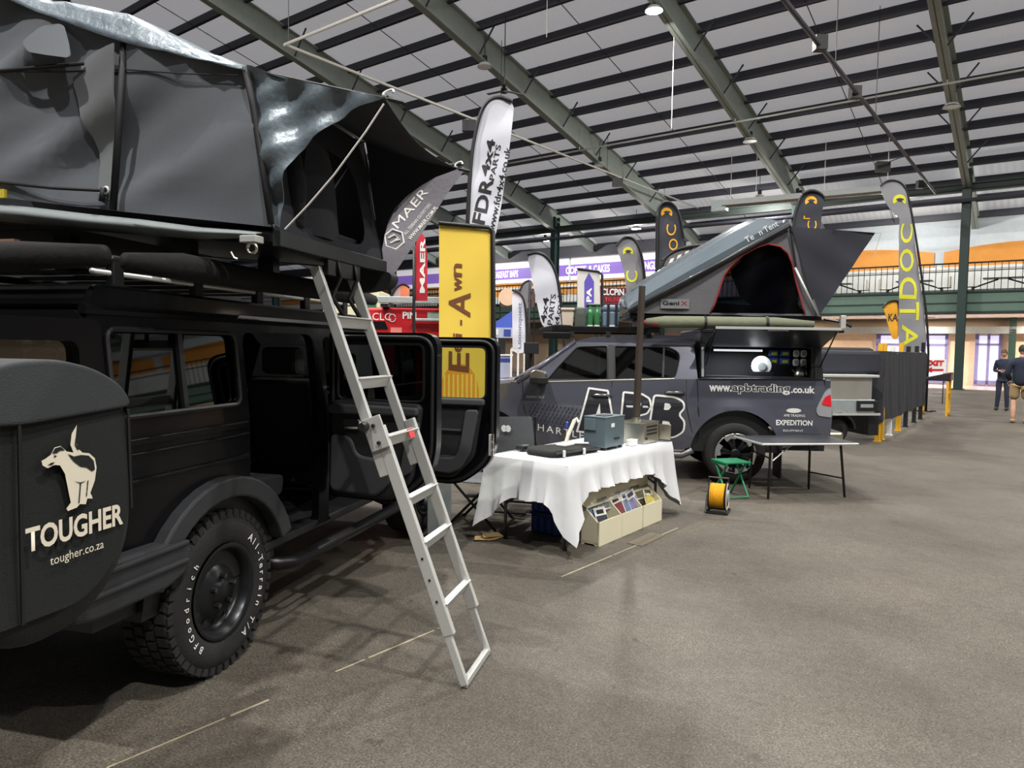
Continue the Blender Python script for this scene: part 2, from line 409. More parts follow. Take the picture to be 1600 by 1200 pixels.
# left gallery: cafe signs over orange panels
for k in range(9):
    a0 = 20.2 + 7.45 * k
    for j in range(4): wp('orange_panel', a0 + .1 + j * 1.85, a0 + 1.8 + j * 1.85, 5.55, 6.5, 43.9, 43.97, M_orange)
    wp('wall_plinth', a0, a0 + 7.45, 4.5, 5.5, 43.85, 44, M_white)
    wp('sign_board', a0 + .05, a0 + 7.3, 6.55, 8.2, 43.86, 43.95, M_signb)
    wp('sign_print', a0 + .05, a0 + 7.3, 6.85, 7.65, 43.82, 43.86, M_signp)
XL = Vector((-1, 0, 0)); M_signw = mat('backlit_letters', (250, 246, 255), .5, var=0, emit=.8)
for s_, a_ in (('BREAKFAST BAPS', 34.9), ('COFFEE', 27.9), ('& CAKES', 26.0), ('FULL ENGLISH', 22.9), ('HOT DRINKS', 19.8)):
    lettering('sign_lettering', s_, M_signw, wall, hl(a_, 43.80, 6.98), XL, (0, 0, 1), width=2.7 if len(s_) > 8 else 1.7, height=.52, bold=.02)
wp('dark_eaves_band', 19, 95, 8.15, 8.8, 43.3, 44, M_purlin)
wl = MB().box(62, 62.3, -44, 52, 0, 22).build('wall_left', mat('end_wall', (120, 124, 126), .8)); hset(wl); tag(wl, kind='structure')
for nm, bx_ in (('wall_front', (-34, 62, 30, 30.3, 0, 20)), ('wall_right', (-30.3, -30, -44, 30, 0, 20))):
    o = MB().box(*bx_).build(nm, mat('end_wall', (120, 124, 126), .8)); hset(o); tag(o, kind='structure')
# railing of the gallery
wp('handrail', -34, 95, 5.86, 5.93, 39.42, 39.5, M_blk2); wp('handrail', -34, 95, 5.50, 5.54, 39.43, 39.48, M_blk2); wp('handrail', -34, 95, 4.62, 4.66, 39.43, 39.48, M_blk2)
q = MB().box(-.014, .014, -.014, .014, 4.6, 5.86); bo = None
for k in range(200):
    a = -8 + .26 * k
    if bo is None: bo = c = q.build('baluster', M_blk2, wall)
    else: c = bpy.data.objects.new('baluster', bo.data); COL.objects.link(c); c.parent = wall
    c.location = hl(a, 39.455, 0)
# shop front below the gallery
M_glow = mat('lit_shop_interior', (214, 214, 246), 0.6, emit=.55); M_door = mat('lilac_door_frame', (134, 132, 190), 0.5)
for (a0, a1, z1) in ((4.0, 7.4, 2.6), (1.75, 2.75, 2.6)):
    wp('shop_window', a0, a1, .1, z1, 43.9, 43.98, M_glow)
for (a0, w, z0, z1) in ((7.3, .22, 0, 2.7), (6.0, .5, 0, 2.7), (5.05, .14, 0, 2.7), (4.05, .14, 0, 2.7), (2.7, .16, 0, 2.7), (2.2, .12, 0, 2.7), (1.7, .14, 0, 2.7)):
    wp('door_frame', a0 - w / 2, a0 + w / 2, z0, z1, 43.8, 43.9, M_door)
for z in (2.05, 2.6, .1, .95): wp('door_rail', 4.0, 7.4, z, z + .12, 43.8, 43.9, M_door)
wp('door_rail', 1.7, 2.75, 2.1, 2.2, 43.8, 43.9, M_door); wp('door_rail', 1.7, 2.75, .1, .3, 43.8, 43.9, M_door)
wp('green_post', 1.05, 1.35, 0, 3.5, 43.2, 43.5, M_dkgreen)
M_red = mat('red_print', (176, 40, 52), 0.5)
wp('red_sign', -1.9, .15, 1.35, 2.15, 43.85, 43.95, M_red)
for a_, w_, z_ in ((-.15, .22, 1.85), (-.55, .5, 1.9), (-1.2, .4, 1.88), (-.3, .9, 1.5)): wp('sign_mark', a_ - w_, a_, z_, z_ + .14, 43.80, 43.85, M_paper)
# gallery seating
M_cseat = mat('cream_seat', (226, 222, 204), 0.5)
gs = thing('gallery_table', 'x', 'table', hall(1.6, 41.0, 4.5), HROT, 'fixed tables on the gallery')
MB().box(-.8, .8, -.35, .35, .74, .78).build('table_top', M_blk2, gs)
for s_ in (-1, 1):
    MB().beam((s_ * .2, 0, .72), (s_ * 1.15, 0, .36), .07, .07).build('strut', M_blk2, gs)
    MB().box(s_ * 1.3 - .3, s_ * 1.3 + .3, -.22, .22, .38, .44).box(s_ * 1.3 + s_ * .26 - .04, s_ * 1.3 + s_ * .26 + .04, -.22, .22, .44, .95).build('seat', M_cseat, gs, bevel=.03)
    MB().box(s_ * 1.2 - .06, s_ * 1.2 + .06, -.06, .06, 0, .38).build('leg', M_blk2, gs)
gs['label'] = 'cream seated gallery table right of the dark green column, behind the railing'
clone(gs, 'cream seated gallery table just left of the dark green column', hall(5.3, 41, 4.5), HROT)
clone(gs, 'cream seated gallery table seen beside the tip of the pickup tent awning', hall(9.0, 41, 4.5), HROT)
# high-bay lamps in rows along the frames
M_shade = mat('lamp_shade', (205, 210, 208), 0.4); M_bulb_on = mat('lamp_lens_on', (240, 246, 255), 0.3, var=0, emit=26.0); M_bulb_dim = mat('lamp_lens_off', (228, 228, 224), 0.4, var=0)
def highbay(a, bb, on, label, watts=0, drop=1.25, kind='AREA'):
    L = thing('high_bay_lamp', label, 'lamp', hall(a, bb, roof_z(bb) - drop), 0, 'high bay lamps under the roof')
    MB().tube([(0, 0, .3), (0, 0, drop + .3)], .015, 6).build('hanger', M_blk, L)
    MB().lathe([(.02, .42), (.10, .42), (.10, .18), (.13, .16)], n=14).build('ballast', M_blk, L)
    MB().lathe([(.12, .18), (.2, .14), (.29, .02), (.30, 0), (.285, .01), (.12, .16)], n=18).build('shade', M_shade, L, smooth=True)
    MB().lathe([(.0, .015), (.27, .015)], n=18).build('lens', M_bulb_on if on else M_bulb_dim, L)
    if watts:
        ld = bpy.data.lights.new('lamp_light', kind); ld.energy = watts; ld.color = (1.0, .965, .90)
        if kind == 'AREA': ld.shape = 'DISK'; ld.size = .5
        else: ld.shadow_soft_size = .12
        lo = bpy.data.objects.new('lamp_light', ld); COL.objects.link(lo); lo.parent = L; lo.location = (0, 0, -.02 if kind == 'AREA' else -.14)
    return L
LN = {(10.55, 21.57): 'brightly lit high bay lamp at the top of the picture above the white flag', (17.87, 21.9): 'unlit high bay lamp hanging just above the tall white feather flag',
      (10.48, 31.0): 'unlit round high bay lamp left of the middle sloping rafter', (3.04, 30.84): 'unlit high bay lamp in front of the right hand sloping rafter',
      (17.9, 31.0): 'small unlit lamp hanging below the second rafter, above the dark orange-print flag', (11.89, 36.9): 'glaring small lamp beside the silver heater tube',
      (20.0, 39.2): 'small lit lamp far back above the grey feather flag', (26.9, 39.6): 'small lit lamp far back left of the green column', (5.9, 40.4): 'small lit lamp glowing behind the top of the tall grey flag', (-1.5, 40.4): 'small lamp added far back at the right edge to brighten the gallery wall', (34.5, 40.4): 'small lamp added far back behind the yellow banner to brighten the gallery wall'}  # rightmost and leftmost far lamps are added to brighten the gallery wall
for (a, bb), lb in LN.items():
    on = bb > 36 or (a, bb) == (10.55, 21.57)
    highbay(a, bb, on, lb, (LAMP_W if bb < 36 else 330) if on else 0, drop=.9, kind='POINT' if bb > 36 else 'AREA')
OUT = ((-4.4, 21.6), (3.03, 12.3), (10.47, 3.0), (-4.4, 3.0), (-11.9, 12.3), (3.03, -6.3), (-11.9, -4.0), (17.9, 3.0), (-19, 21.6))
for i, (a, bb) in enumerate(OUT):
    highbay(a, bb, True, 'lit high bay lamp overhead, outside the picture', LAMP_W * (1.9 if bb < 0 else (1.2 if bb < 5 else .75)), drop=.9)
# lights under the gallery
for a in (-6, 0, 5, 12):
    L = thing('ceiling_light', 'ceiling light under the gallery soffit hidden behind its fascia', 'lamp', hall(a, 41.8, 3.42), HROT, 'lights under the gallery')
    MB().box(-.6, .6, -.15, .15, 0, .08).build('housing', M_white, L)
    ld = bpy.data.lights.new('lamp_light', 'AREA'); ld.shape = 'RECTANGLE'; ld.size = 1.1; ld.size_y = .25; ld.energy = 120; ld.color = (1, .86, .72)
    lo = bpy.data.objects.new('lamp_light', ld); COL.objects.link(lo); lo.parent = L; lo.location = (0, 0, -.03)
# overhead conduits and the heater tube
M_cond = mat('conduit', (178, 176, 170), 0.5, 0.4)
T = thing('lighting_conduit', 'pale bent conduit hung from the roof left of the tall white flag', 'pipe')
q = MB(); q.tube([hall(4, 12.3, 10), hall(17.39, 12.44, 10), hall(16.5, 44, 10)], .05, 8); q.build('pipe', M_cond, T)
MB().tube([hall(17.3, 12.5, 10), hall(17.3, 12.5, roof_z(12.5))], .012, 5).build('hanger', M_blk, T)
for bb in (22, 30, 36): MB().tube([hall(17.39 - .028 * (bb - 12.4), bb, 10), hall(17.39 - .028 * (bb - 12.4), bb, roof_z(bb))], .012, 5).build('hanger', M_blk, T)
for bb in (20.2, 31.0): MB().box(-.25, .25, -.12, .12, -.5, -.1, Matrix.Translation(hall(17.39 - .028 * (bb - 12.4), bb, 10))).build('floodlight', M_blk, T)
T = thing('lighting_conduit', 'dark conduit with floodlights sloping down at the upper right', 'pipe')
MB().tube([hall(4.77, 10, 9), hall(4.22, 38.04, 9)], .06, 8).build('pipe', M_purlin, T)
for bb in (20.0, 25.5): MB().tube([hall(4.6, bb, 9), hall(4.6, bb, roof_z(bb))], .012, 5).build('hanger', M_blk, T)
for bb in (18.4, 22.4, 36.0): MB().box(-.14, .14, -.12, .12, -.12, .22, Matrix.Translation(hall(4.6, bb, 9))).build('clamp', M_blk, T)
MB().box(-.25, .25, -.1, .1, -.5, -.12, Matrix.Translation(hall(5.15, 30.3, 9))).build('floodlight', M_blk, T)
MB().tube([hall(4.4, 30.3, 9), hall(5.15, 30.3, 8.8)], .02, 5).build('floodlight_arm', M_blk, T)
T = thing('tie_pipe', 'thin grey pipe running level across the roof between rafters', 'pipe')
MB().tube([hall(-8, 29, 11), hall(36, 29.4, 11)], .035, 6).build('pipe', M_cond, T)
for a in (3.03, 10.47, 17.9, 25.3): MB().tube([hall(a, 29.1, 11), hall(a, 29.1, roof_z(29.1))], .02, 5).build('hanger', M_cond, T)
T = thing('heater_tube', 'silver radiant heater tube with grey end box above the pickup tent', 'heater')
MB().tube([hall(12.4, 33.3, 8.5), hall(4.9, 34.0, 8.5)], .11, 10).build('tube', M_alu, T, smooth=True)
MB().box(-.35, .35, -.2, .2, -.25, .25, Matrix.Translation(hall(12.6, 33.3, 8.5)) @ Matrix.Rotation(HROT, 4, 'Z')).build('burner_box', M_galv, T)
MB().prism([(-.35, -.05), (.35, -.05), (.15, .22), (-.15, .22)], 4.9, 12.4, lambda u, v, dd: hall(dd, 33.7 + u * .9 + (dd - 8) * -.09, 8.5 + v + .02)).build('reflector', M_alu, T)
for a in (12.2, 11.0, 8.0, 5.5): MB().tube([hall(a, 33.6, 8.6), hall(a, 33.6, roof_z(33.6))], .014, 5).build('hanger_rod', M_white, T)
for (x, y, Y, L_) in ((1052, 95, 25, 2.3), (855, 0, 22, 1.1)):
    p = at_depth(x, y, Y); T = thing('hanging_cable', 'white cable hanging free below the bright roof lamp' if x > 1000 else 'short white cable hanging from the roof above the white flag', 'cable')
    bb = p.dot(HB); MB().tube([Vector((p.x, p.y, roof_z(bb) + .4)), p], .008, 5).tube([p, p - Vector((0, 0, L_))], .013, 6).build('cord', M_cond, T)
fp = at_depth(788, 142, 27); T = thing('ceiling_fan', 'dark three bladed ceiling fan behind the top of the tall white flag', 'fan', fp)
MB().tube([(0, 0, 0), (0, 0, roof_z(fp.to_3d().dot(HB)) - fp.z + .4)], .02, 6).build('downrod', M_blk, T)
MB().lathe([(.02, .1), (.12, .08), (.12, -.08), (.02, -.1)], n=12).build('motor', M_blk, T)
for k in range(3): MB().box(.1, .75, -.07, .07, -.01, .01, Matrix.Rotation(k * 2.094 + .5, 4, 'Z')).build('blade', M_blk, T)
# ================================================================== black four-wheel drive on the left
M_bpaint = mat('black_car_paint', (7, 8, 12), 0.28, 0.0, var=0.05, coat=0.10, spec=.18)
M_flare = mat('grey_black_plastic', (42, 44, 48), 0.6, bump=.15, bscale=200)
M_tyre = mat('tyre_rubber', (30, 30, 30), 0.85, bump=.2, bscale=80)
M_rim = mat('black_steel_rim', (40, 42, 45), 0.3, 0.6)
M_nut = mat('wheel_nut', (90, 88, 84), 0.35, 0.9)
M_card = mat('door_card_grey', (58, 60, 64), 0.7)
M_cardb = mat('door_card_black', (26, 27, 30), 0.6)
M_seat = mat('seat_fabric', (30, 31, 34), 0.9, bump=.2, bscale=120)
G_dark = glass_mat('privacy_glass', (26, 29, 30), 0.10); G_clear = glass_mat('clear_glass', (205, 212, 200), 0.07); G_mid = glass_mat('tinted_glass', (110, 116, 112), 0.09)
YAWV = math.radians(14.1)
def side(x, z): return Vector((x, 0.03 + max(0, z - 1.22) * .11, z))          # right flank, y inward
CARW = 1.70
truck = thing('off_road_car', 'black boxy off-road estate car with its side doors standing open', 'car', (-1.40, 3.42, 0), math.radians(90) - YAWV)
def wheel_arch(cx, r, cz=.38, a0=172, a1=8): return arc(cx, cz, r, a0, a1, 16)
lower = [(-.73, .60), (-.47, .58)] + wheel_arch(.02, .49, .38, 156, 24) + [(.55, .50), (2.22, .50)] + wheel_arch(2.75, .49, .38, 158, 22) + [(3.3, .56), (3.42, .60), (3.42, 1.06), (3.30, 1.13), (2.12, 1.20), (2.02, 1.24), (1.70, 1.74), (-.68, 1.75), (-.73, 1.68)]
q_win = rnd(rect(-.62, .20, 1.31, 1.67), .05); r_open = rnd([(.27, .50), (.98, .50), (.98, 1.68), (.27, 1.68)], [.12, .08, .07, .07]); f_open = rnd([(1.10, .50), (1.93, .50), (1.97, 1.20), (1.72, 1.67), (1.10, 1.67)], .06)
b = MB(); b.panel(lower, (q_win, r_open, f_open), lambda x, z, t=0: side(x, z) + Vector((0, t, 0)), .12, .05)
body = b.build('body_side', M_bpaint, truck, smooth='auto'); body['label'] = 'glossy black right flank with open door apertures'
r_win = rnd(rect(.32, .95, 1.25, 1.67), .05); f_win = rnd([(1.12, 1.25), (1.94, 1.25), (1.71, 1.67), (1.12, 1.67)], .05)
b = MB(); b.panel(lower, (q_win, r_win, f_win), lambda x, z, t=0: Vector((x, CARW - max(0, z - 1.22) * .11 - t, z)), .15, .05); b.build('body_side', M_bpaint, truck, smooth='auto')
for k, (w, g, sd) in enumerate(((q_win, G_dark, 0), (q_win, G_dark, 1), (r_win, G_mid, 1), (f_win, G_clear, 1))):
    b = MB(); b.panel(w, (), (lambda x, z: side(x, z) + Vector((0, .02, 0))) if sd == 0 else (lambda x, z: Vector((x, CARW - .02 - max(0, z - 1.22) * .11, z))), .3); b.build('window_pane', g, truck)
# window rubber, divider and swage lines on the flank
b = MB(); b.tube([side(x, z) + Vector((0, -.004, 0)) for x, z in q_win], .012, 6, closed=True); b.build('window_seal', M_blk, truck)
MB().beam(side(-.19, 1.31) + Vector((0, .012, 0)), side(-.19, 1.67) + Vector((0, .012, 0)), .03, .02, (0, 1, 0)).build('window_divider', M_blk, truck)
for z, h in ((1.205, .03), (1.155, .012), (1.04, .02)):
    MB().box(-.72, .25, .015, .035, z - h / 2, z + h / 2).build('swage_line', M_bpaint, truck, bevel=.006)
MB().tube([side(-.72, 1.745), side(1.70, 1.745)], .022, 6).build('gutter', M_bpaint, truck)
# tops, ends, floor
out = rnd([(-.70, 1.74), (1.72, 1.74), (1.68, 1.83), (-.66, 1.85)], .05)
MB().prism(out, .10, CARW - .10, lambda u, v, d: Vector((u, d, v))).build('roof', M_bpaint, truck, bevel=.03)
MB().prism([(2.02, 1.20), (2.12, 1.22), (3.30, 1.15), (3.42, 1.08), (3.42, .60), (3.36, .60), (3.36, 1.0), (2.02, 1.12)], .06, CARW - .06, lambda u, v, d: Vector((u, d, v))).build('bonnet', M_bpaint, truck, bevel=.02)
MB().box(3.38, 3.55, .02, CARW - .02, .42, .64).build('front_bumper', M_flare, truck, bevel=.03)
b = MB(); b.panel(rnd(rect(.1, CARW - .1, 0, 1), .06), (), lambda u, v: Vector((2.0 - .30 * v, u, 1.23 + .47 * v)), .5); b.build('windscreen', G_clear, truck)
MB().box(-.70, 3.3, .08, CARW - .08, .46, .52).build('floor_pan', M_blk, truck)
rear_out = rnd([(.02, .60), (CARW, .60), (CARW, 1.25), (CARW - .06, 1.74), (.09, 1.74), (.02, 1.25)], .05); rear_hole = rnd([(.10, .68), (1.12, .68), (1.12, 1.66), (.13, 1.66)], .06); rear_hole2 = rnd(rect(1.22, 1.58, 1.25, 1.62), .05)
b = MB(); b.panel(rear_out, (rear_hole, rear_hole2), lambda u, v, t=0: Vector((-.73 + t, u, v)), .2, .06); b.build('rear_frame', M_bpaint, truck)
b = MB(); b.panel(rear_hole2, (), lambda u, v: Vector((-.71, u, v)), .5); b.build('window_pane', G_dark, truck)
MB().box(-.78, -.70, -.01, .06, .95, 1.15).build('tail_lamp', mat('red_lens', (110, 16, 18), .2), truck, bevel=.01)
# bumper corner with ribs
b = MB(); prof = [(-.90, .58), (-.80, .56), (-.42, .56), (-.30, .60), (-.26, .70), (-.42, .76), (-.86, .77), (-.92, .70)]
b.prism(rnd(prof, .03), -.04, .30, lambda u, v, d: Vector((u, d, v))); b.box(-.92, -.75, .3, CARW, .56, .77); b.build('rear_bumper', M_flare, truck, bevel=.015)
for z in (.735, .655): MB().box(-.93, -.30, -.055, -.03, z - .012, z + .012).build('bumper_rib', M_flare, truck, bevel=.008)
# arch flares
for cx, sd in ((.02, 0), (2.75, 0), (.02, 1), (2.75, 1)):
    ro = [(x, z) for x, z in arc(cx, .38, .585, 160, 20, 16)]; ri = arc(cx, .38, .485, 20, 160, 16)
    b = MB(); b.prism(ro + ri, (-.035 if sd == 0 else CARW - .03), (.05 if sd == 0 else CARW + .035), lambda u, v, d: Vector((u, d, .38 + (v - .38) * 1.0)))
    f = b.build('arch_flare', M_flare, truck, bevel=.012)
    if sd == 0: f['label'] = 'matt grey plastic arch flare'
    b = MB(); b.prism(arc(cx, .38, .50, 175, 5, 16), (.05 if sd == 0 else CARW - .4), (.4 if sd == 0 else CARW - .05), lambda u, v, d: Vector((u, d, v))); b.build('wheel_well', M_blk, truck)
# side step
MB().tube([(.48, .16, .42), (.52, .02, .385), (.62, -.02, .375), (2.05, -.02, .375), (2.15, .06, .39), (2.18, .2, .42)], .04, 10).build('side_step', M_blk2, truck, smooth=True)
MB().box(.30, 1.95, .03, .16, .48, .53).build('door_sill', M_blk, truck, bevel=.01)
# wheels
def make_wheel(parent, x, y, R, wd, rimr, face, knobs, m_rim, style='steel'):
    """face = -1 when the outside looks towards -y, +1 towards +y; y is the outer face"""
    w = bpy.data.objects.new('wheel', None); COL.objects.link(w); w.parent = parent; w.location = (x, y, R); w.scale = (1, 1, 1)
    f = -face                                    # inward direction
    prof = [(rimr, .012 * f), (rimr + .02, -.002 * f), (R * .80, -.006 * f), (R * .93, .012 * f), (R * .965, .035 * f), (R * .97, wd * .5 * f), (R * .965, (wd - .035) * f), (R * .93, (wd - .012) * f), (rimr, wd * f)]
    MB().lathe(prof, axis='Y', n=40).build('tyre', M_tyre, w, smooth=True)
    if knobs:
        b = MB()
        for k in range(44):
            t0 = 2 * math.pi * k / 44
            for j, (ya, yb, da) in enumerate(((.02, .07, 0), (.085, .125, .07), (.14, .18, 0.02), (.195, .245, .07))):
                ta = t0 + da
                M = Matrix.Rotation(-ta, 4, 'Y')
                b.box(R * .955, R * 1.0, f * ya, f * yb, -.020, .020, M)
            M = Matrix.Rotation(-t0 - .03, 4, 'Y'); b.box(R * .90, R * .985, f * .004, f * .03, -.016, .018, M)
        b.build('tread_blocks', M_tyre, w)['kind'] = 'stuff'
    if style == 'steel':
        MB().lathe([(rimr, 0.0), (rimr - .015, -.004 * f), (rimr - .03, .012 * f), (rimr - .045, .05 * f), (rimr - .05, .075 * f), (.13, .055 * f), (.11, .03 * f), (.06, .025 * f), (.05, .01 * f), (0.0, .008 * f)], axis='Y', n=36).build('rim', m_rim, w, smooth=True)
        for k in range(12):
            t = 2 * math.pi * k / 12; b = MB(); b.lathe([(.016, 0), (.0, .0)], (0, 0, 0), 'Y', 10)
            h = b.build('vent_hole', mat('hole_black', (4, 4, 4), .9), w); h.location = (math.cos(t) * .158, f * .055, math.sin(t) * .158); h.rotation_euler = (0, 0, 0)
        for k in range(5):
            t = 2 * math.pi * k / 5 + .3; MB().lathe([(.013, .03 * f), (.013, -.002 * f), (0, -.004 * f)], (math.cos(t) * .075, 0, math.sin(t) * .075), 'Y', 6).build('wheel_nut', M_nut, w)
    return w
def tyre_letters(w, s, r, a0, a1, h, face):
    b_v = []; n = len(s)
    parts = MB()
    for i, ch in enumerate(s):
        if ch == ' ': continue
        t = math.radians(a0 + (a1 - a0) * i / max(1, n - 1)); me = text_mesh(ch, .01)
        xs = [v.co.x for v in me.vertices]; cx = (min(xs) + max(xs)) / 2
        vs = []
        for v in me.vertices:
            a, c = (v.co.x - cx) * h, (v.co.y) * h
            rad = r + c; px = rad * math.cos(t) + a * math.sin(t); pz = rad * math.sin(t) - a * math.cos(t)
            vs.append((px if face < 0 else -px, face * .0085, pz))
        parts.add(vs, [tuple(p.vertices) for p in me.polygons]); bpy.data.meshes.remove(me)
    return parts.build('tyre_lettering', M_paper, w)
rw = make_wheel(truck, 0.02, 0.0, .40, .26, .235, -1, True, M_rim); rw.rotation_euler = (0, 0, 0)
tyre_letters(rw, 'All-Terrain T/A', .275, 48, -62, .055, -1); tyre_letters(rw, 'BFGoodrich', .275, 228, 140, .045, -1)
make_wheel(truck, 2.75, 0.0, .40, .26, .235, -1, False, M_rim); make_wheel(truck, .02, CARW, .40, .26, .235, 1, False, M_rim); make_wheel(truck, 2.75, CARW, .40, .26, .235, 1, False, M_rim)
# doors standing open across the car, inner faces towards the rear
def open_door(x0, name, w, zb, zt, oH, lab, card_z, glass, ang):
    d = bpy.data.objects.new(name, None); COL.objects.link(d); d.parent = truck; d.location = (x0, 0.0, 0); d.rotation_euler = (0, 0, ang); d['label'] = lab
    P = lambda o, z, t=0.0: Vector((t, -o, z))
    outl = rnd([(0, zb + .02), (w * .66, zb), (w * .93, zb + .16), (w, zb + .32), (w, zt), (0, zt)], [.04, .1, .08, .1, .10, .03], 6)
    win = rnd([(oH, card_z), (w - .085, card_z), (w - .085, zt - .07), (oH, zt - .07)], .05)
    b = MB(); b.panel(outl, (win,), P, .12, .085); b.build('door_frame', M_bpaint, d, smooth='auto')
    b = MB(); b.tube([P(o, z, -.006) for o, z in rnd([(.03, zb + .04), (w * .66, zb + .03), (w * .9, zb + .18), (w - .03, zb + .33), (w - .03, zt - .03), (.03, zt - .03)], [.04, .1, .08, .1, .10, .03], 6)], .014, 6, closed=True); b.build('door_seal', M_blk, d, smooth=True)
    b = MB(); b.panel(win, (), lambda o, z: P(o, z, .03), .4); b.build('window_pane', glass, d)
    b = MB(); b.tube([P(o, z, .0) for o, z in win], .008, 6, closed=True); b.build('window_seal', M_blk, d)
    return d, P
rd, P = open_door(1.05, 'rear_door', .715, .65, 1.70, .06, 'open rear passenger door showing its inner trim', 1.28, G_dark, math.radians(0))
b = MB(); b.prism(rnd([(.03, .70), (.44, .68), (.58, .80), (.64, 1.27), (.03, 1.28)], .05), -.05, .0, lambda u, v, d: P(u, v, d)); b.build('door_card', M_cardb, rd, bevel=.02)
b = MB(); b.prism(rnd([(.04, .72), (.36, .70), (.46, .80), (.44, .92), (.22, .95), (.19, 1.06), (.05, 1.08)], .05), -.08, -.05, lambda u, v, d: P(u, v, d)); b.build('door_pocket', M_card, rd, bevel=.02)
b = MB(); b.prism(rnd([(.04, 1.20), (.62, 1.20), (.62, 1.25), (.04, 1.26)], .02), -.09, -.04, lambda u, v, d: P(u, v, d)); b.build('arm_rest', M_card, rd, bevel=.012)
b = MB(); b.prism(rnd(rect(.12, .26, 1.10, 1.17), .02), -.058, -.05, lambda u, v, d: P(u, v, d)); b.build('handle_recess', M_blk, rd)
MB().tube([P(.14, 1.11, -.065), P(.24, 1.115, -.075), P(.245, 1.15, -.07), P(.23, 1.16, -.06)], .008, 6).build('door_handle', M_alu, rd, smooth=True)
b = MB(); b.prism(rnd([(.50, .82), (.58, .86), (.63, 1.16), (.56, 1.17)], .02), -.075, -.045, lambda u, v, d: P(u, v, d)); b.build('trim_panel', M_card, rd, bevel=.012)
fd, P = open_door(2.05, 'front_door', .815, .585, 1.69, .12, 'open front door with clear window and grey pocket trim', 1.235, G_clear, math.radians(0))
b = MB(); b.prism(rnd([(.06, .66), (.50, .64), (.66, .80), (.72, 1.22), (.06, 1.235)], .05), -.05, .0, lambda u, v, d: P(u, v, d)); b.build('door_card', M_cardb, fd, bevel=.02)
b = MB(); b.prism(rnd([(.57, .72), (.64, .84), (.70, 1.16), (.60, 1.16), (.56, .9), (.52, .80), (.30, .80), (.28, .70), (.48, .68)], .03), -.085, -.05, lambda u, v, d: P(u, v, d)); b.build('door_pocket', M_card, fd, bevel=.015)
b = MB(); b.prism(rnd(rect(.06, .74, 1.19, 1.24), .02), -.08, -.04, lambda u, v, d: P(u, v, d)); b.build('arm_rest', M_card, fd, bevel=.012)
for z in (1.01, .81): MB().beam(P(.30, z, -.065), P(.56, z - .005, -.065), .012, .012).build('trim_strip', M_card, fd)
MB().box(-.03, .0, -.80, -.765, .82, .98).build('door_latch', M_alu, fd, bevel=.004)
for z in (.84, .9, .96): MB().box(-.045, -.02, -.805, -.79, z - .02, z + .02).build('latch_bolt', M_steel, fd)
# rear cargo door swung right back, carrying the spare wheel
cd = bpy.data.objects.new('cargo_door', None); COL.objects.link(cd); cd.parent = truck; cd.location = (-.76, .02, 0)
b = MB(); b.panel(rnd(rect(-1.0, 0, .66, 1.70), .05), (rnd(rect(-.92, -.10, 1.24, 1.62), .05),), lambda u, v, t=0: Vector((u, -.06 + t, v)), .2, .06); b.build('door_frame', M_bpaint, cd, smooth='auto')
b = MB(); b.panel(rnd(rect(-.92, -.10, 1.24, 1.62), .05), (), lambda u, v: Vector((u, -.03, v)), .4); b.build('window_pane', G_mid, cd)
sp = make_wheel(cd, -.46, -.30, .36, .22, .2, -1, False, M_rim); sp.location.z = 1.03
# interior
for i, (x, y) in enumerate(((.62, .38), (.62, .85), (.62, 1.32))):
    MB().prism(rnd([(.30, .72), (.78, .72), (.80, .84), (.34, .86)], .04), y - .22, y + .22, lambda u, v, d: Vector((u, d, v))).build('rear_seat_cushion', M_seat, truck, bevel=.03)
    MB().prism(rnd([(.28, .80), (.42, .82), (.32, 1.36), (.20, 1.36)], .05), y - .22, y + .22, lambda u, v, d: Vector((u, d, v))).build('rear_seat_back', M_seat, truck, bevel=.03)
    MB().prism(rnd([(.20, 1.40), (.31, 1.40), (.30, 1.56), (.20, 1.56)], .04), y - .12, y + .12, lambda u, v, d: Vector((u, d, v))).build('head_rest', M_seat, truck, bevel=.03)
for y in (.42, 1.28):
    MB().prism(rnd([(1.30, .66), (1.82, .70), (1.82, .84), (1.36, .84)], .05), y - .25, y + .25, lambda u, v, d: Vector((u, d, v))).build('front_seat_cushion', M_seat, truck, bevel=.03)
    MB().prism(rnd([(1.26, .80), (1.42, .84), (1.28, 1.40), (1.14, 1.38)], .05), y - .25, y + .25, lambda u, v, d: Vector((u, d, v))).build('front_seat_back', M_seat, truck, bevel=.04)
    MB().prism(rnd([(1.14, 1.42), (1.26, 1.42), (1.25, 1.60), (1.14, 1.60)], .04), y - .13, y + .13, lambda u, v, d: Vector((u, d, v))).build('head_rest', M_seat, truck, bevel=.03)
MB().box(1.92, 2.1, .1, CARW - .1, .9, 1.26).build('dashboard', M_cardb, truck, bevel=.05)
b = MB(); b.tube([(1.72 + .05 * math.sin(t), .42 + .18 * math.cos(t), 1.12 + .18 * math.sin(t)) for t in [i * math.pi / 10 for i in range(20)]], .014, 6, closed=True); b.build('steering_wheel', M_blk, truck, smooth=True)
